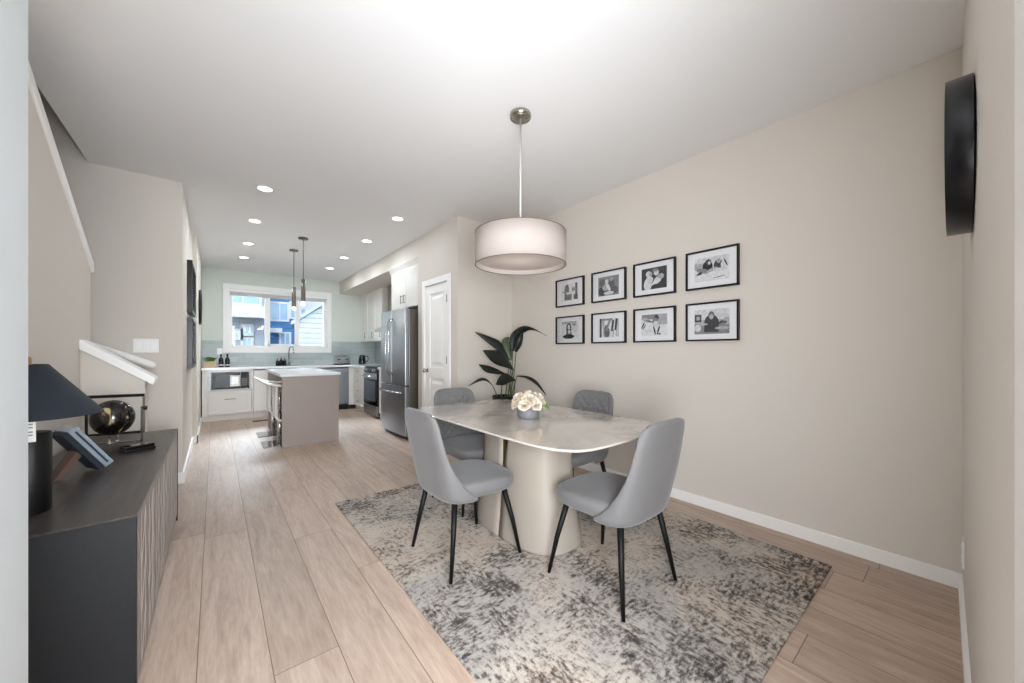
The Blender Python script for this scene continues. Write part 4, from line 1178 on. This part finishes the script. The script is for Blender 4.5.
fo_ = fv.build('floor_register', M['black']); tag(fo_, 'black metal floor register on the kitchen floor near the cabinets', 'floor vent')

# ------------------------------------------------------------------ lights
def area(name, loc, rot, sx, sy, power, col=(1, 1, 1), spread=None):
    l = bpy.data.lights.new(name, 'AREA'); l.shape = 'RECTANGLE'; l.size = sx; l.size_y = sy; l.energy = power; l.color = col
    if spread: l.spread = spread
    o = bpy.data.objects.new(name, l); COL.objects.link(o); o.location = loc; o.rotation_euler = rot
    return o
area('daylight_living_window', (.35, -5.0, 1.4), (math.radians(90), 0, 0), 3.6, 2.2, 115, (.76, .88, 1.0))
area('daylight_kitchen_sky', (1.05, 10.4, 3.75), Vector((0, -.85, -.55)).to_track_quat('-Z', 'Y').to_euler(), 3.4, 1.5, 1150, (.80, .91, 1.0))
def point(name, loc, power, r, col):
    l = bpy.data.lights.new(name, 'POINT'); l.energy = power; l.shadow_soft_size = r; l.color = col
    o = bpy.data.objects.new(name, l); COL.objects.link(o); o.location = loc; return o
point('pendant_bulb', (PX, PY, 1.87), 1.3, .15, (1, .93, .88))
for y in (5.64, 6.40): point('tube_pendant_bulb', (.93, y, 1.80), 2.0, .03, (1, .95, .88))
for x in (.367, 1.645):
    for y in (4.15, 5.25, 6.40, 7.40):
        area('can_light', (x, y, CH-.01), (0, 0, 0), .12, .12, 1.2 if y < 4.5 else 3.8, (.84, .93, 1))
area('added_fill_flash', (.12, -.38, 1.12), Vector((.70, .52, .16)).to_track_quat('-Z', 'Y').to_euler(), .9, .9, 70, (.88, .94, 1))  # soft flash-like fill added beside the camera to even out the light
area('added_side_fill', (-2.18, -2.6, 1.45), (0, math.radians(-90), 0), 1.8, 2.6, 30, (.76, .88, 1))  # unseen side fill, added to brighten the long wall
# living room ceiling cans behind the camera
for x in (-.9, .8, 2.2):
    for y in (-3.6, -1.5):
        area('living_can_light', (x, y, CH-.01), (0, 0, 0), .15, .15, 12, (.84, .93, 1))

w = bpy.data.worlds.new('world'); scene.world = w; w.use_nodes = True
nt = w.node_tree; bg = nt.nodes['Background']
sky = nt.nodes.new('ShaderNodeTexSky'); sky.sky_type = 'NISHITA'; sky.sun_disc = False
sky.sun_elevation = math.radians(42); sky.sun_rotation = math.radians(200); sky.air_density = 1.2; sky.dust_density = 1.5
mixn = nt.nodes.new('ShaderNodeMix'); mixn.data_type = 'RGBA'; mixn.inputs['Factor'].default_value = .0
nt.links.new(sky.outputs[0], bg.inputs[0]); bg.inputs[1].default_value = .26
sn = bpy.data.lights.new('sun', 'SUN'); sn.energy = .45; sn.angle = .02; sn.color = (1, .97, .92)
so = bpy.data.objects.new('sun', sn); COL.objects.link(so); so.rotation_euler = Vector((.3, .75, -.6)).to_track_quat('-Z', 'Y').to_euler()

# ------------------------------------------------------------------ camera
cam = bpy.data.cameras.new('camera'); co = bpy.data.objects.new('camera', cam); COL.objects.link(co)
cam.sensor_width = 36; cam.sensor_fit = 'HORIZONTAL'; cam.lens = 366/1024*36
cam.shift_y = 10/1024; cam.clip_start = .02
co.location = (0, 0, 1.2); co.rotation_euler = (math.radians(90), 0, -TH)
scene.camera = co
scene.view_settings.view_transform = 'Standard'; scene.view_settings.look = 'None'
scene.view_settings.exposure = 0.88; scene.view_settings.gamma = 1
try: scene.view_settings.use_curve_mapping = False
except Exception: pass
scene.cycles.max_bounces = 10; scene.cycles.diffuse_bounces = 6; scene.cycles.transparent_max_bounces = 12
scene.cycles.use_denoising = True
scene.cycles.sample_clamp_indirect = 8
scene.cycles.caustics_reflective = False; scene.cycles.caustics_refractive = False
